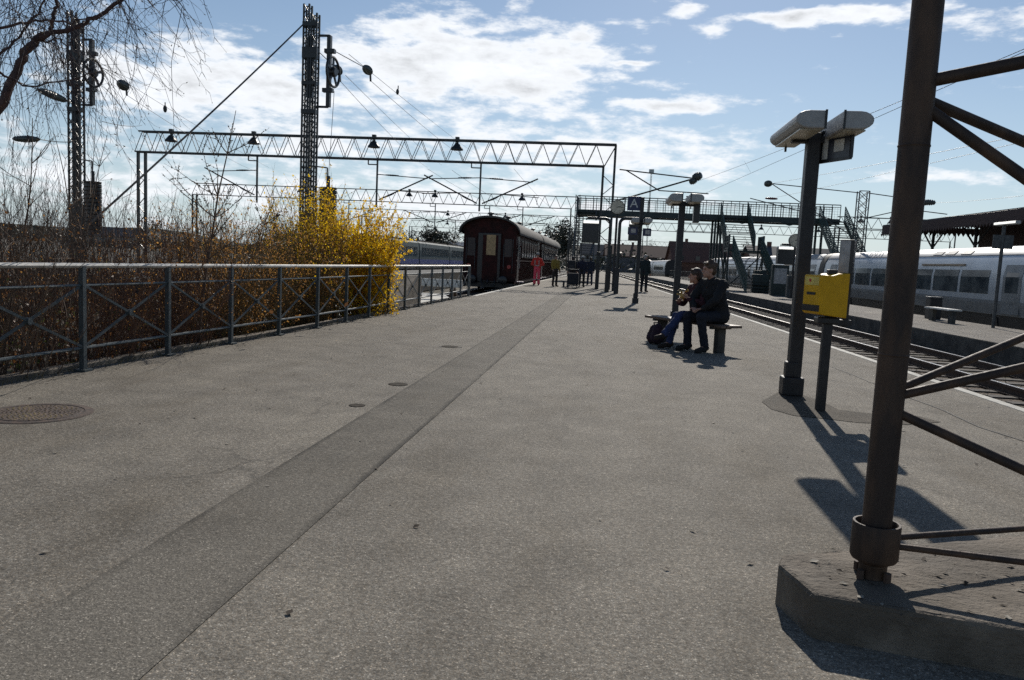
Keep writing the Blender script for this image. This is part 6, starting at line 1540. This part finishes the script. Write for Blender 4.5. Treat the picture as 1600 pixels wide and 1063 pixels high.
for i, px in enumerate((880.5, 886.5)):
    q = gp(px, 448.5); b = MB(); b.lathe([(.055, 0), (.055, .30), (.035, .34), (.0, .345)], q, 12); tag(b.build('low_post', M_['pole'], None, q, smooth=True), ('left one of two low black posts beside the yellow jacket', 'right one of two low black posts, nearest the trolley')[i], 'post')
person(gp(921, 446), .2, stand(0, None, None, .06), 'person in slate grey clothes walking away past the wide display', (cloth('slate_jacket', (.022, .028, .045)), cloth('blue_jeans_far', (.022, .03, .06)), dk), None, .013, 1.0, 0, ('short', (.06, .045, .03)), None)
person(gp(1005, 456.5), -.5, stand(0, ((-.24, .08, 1.15), (-.12, .22, 1.02), (-.05, .25, 1.02)), None), 'person in dark clothes standing at the platform edge right of the letter board', (cloth('dark_teal_jacket', (.014, .026, .028)), bt, dk), None, .013, 1.10, -.3, ('short', (.42, .38, .33)), None, .2)

# the couple on the bench
up_ = V((0, 0, 1))
fy = -bw                                             # they face left, away from the track
yawb = math.atan2(-fy.x, fy.y)                       # local +Y -> fy
def sit(lean=.12, sh=.19, kn=.10, feet=.30, armL=None, armR=None, nod=0.0):
    J = dict(pelvis=(0, 0, .555), chest=(0, .02 + lean, .885), neck=(0, .03 + lean * 1.45, 1.09), head=(0, .07 + lean * 1.7, 1.225),
             shL=(-sh, .01 + lean * 1.3, 1.02), shR=(sh, .01 + lean * 1.3, 1.02),
             hipL=(-.09, .02, .54), hipR=(.09, .02, .54), knL=(-kn - .03, .46, .53), knR=(kn + .03, .46, .53), anL=(-kn - .04, feet + .10, .085), anR=(kn + .04, feet + .16, .085), toL=(-kn - .06, feet + .26, .04), toR=(kn + .06, feet + .32, .04))
    J['elL'], J['wrL'], J['haL'] = armL or ((-.26, .20 + lean, .79), (-.10, .38, .66), (-.02, .43, .64))
    J['elR'], J['wrR'], J['haR'] = armR or ((.26, .20 + lean, .79), (.10, .40, .66), (.02, .45, .64))
    return J
blk = cloth('black_winter_jacket', (.012, .012, .014)); jean_d = cloth('dark_jeans', (.013, .015, .024)); jean = cloth('blue_jeans', (.028, .042, .115))
mp = BN + bd * .42 + bw * .08
person(mp, yawb, sit(.10, .21, .12, .26), 'person in a bulky black jacket on the near end of the bench', (blk, jean_d, dk), None, .010, 1.06, -.35, ('tousled', (.085, .045, .022)), None, .10)
wp = BN + bd * .80 - fy * .05
Jw = sit(.07, .17, .07, .26, ((-.25, .20, .78), (-.13, .40, .84), (-.07, .42, .92)), ((.24, .22, .76), (.09, .42, .78), (.02, .46, .84)))
Jw['knL'] = (-.05, .48, .56); Jw['anL'] = (.10, .80, .20); Jw['toL'] = (.12, .96, .17); Jw['knR'] = (.10, .46, .54); Jw['anR'] = (.10, .56, .085); Jw['toR'] = (.12, .74, .04)
Jw['knL'] = (-.06, .47, .58); Jw['anL'] = (-.02, .78, .24); Jw['toL'] = (-.02, .93, .20)
person(wp, yawb, Jw, 'person in blue jeans and dark red top seated behind the black jacket on the bench', (cloth('dark_wine_top', (.055, .014, .020)), jean, cloth('brown_boot', (.030, .02, .016))), None, .010, .97, -.75, ('short', (.05, .028, .016)), None)
bgp = BN + bd * 1.42 + fy * .34
t = thing('shoulder_bag', V((bgp.x, bgp.y, 0)), 'dark purple bag standing on the ground at the far end of the bench', 'bag')
b = MB(); b.caps((bgp.x, bgp.y, .12), (bgp.x, bgp.y, .27), .12, .085, 12); b.caps(bgp + bd * .13 + V((0, 0, .11)), bgp + bd * .10 + V((0, 0, .25)), .11, .08, 12); remesh(b, 'bag', .014, cloth('purple_bag_cloth', (.028, .012, .024)), t, 4, .03)
b = MB(); b.path([bgp + bd * .1 + V((0, 0, .30)), bgp + bd * .12 + V((0, 0, .36)), bgp + bd * .0 + V((0, 0, .37)), bgp - bd * .05 + V((0, 0, .30))], .012, 6); b.build('strap', cloth('dark_strap', (.02, .015, .02)), t)
fq = wp + fy * .40 + V((0, 0, .86)); 
b = MB(); b.ball(fq, (.055, .05, .04), 8, 6); 
for k in range(24):
    leafq(b, fq + rvec(.04) + V((0, 0, .03)), .03, .7)
tag(b.build('snack_wrapper', mat('yellow_paper_wrapper', (.55, .36, .10), .6), None, fq), 'crumpled yellow wrapper held by the person in blue jeans', 'wrapper')
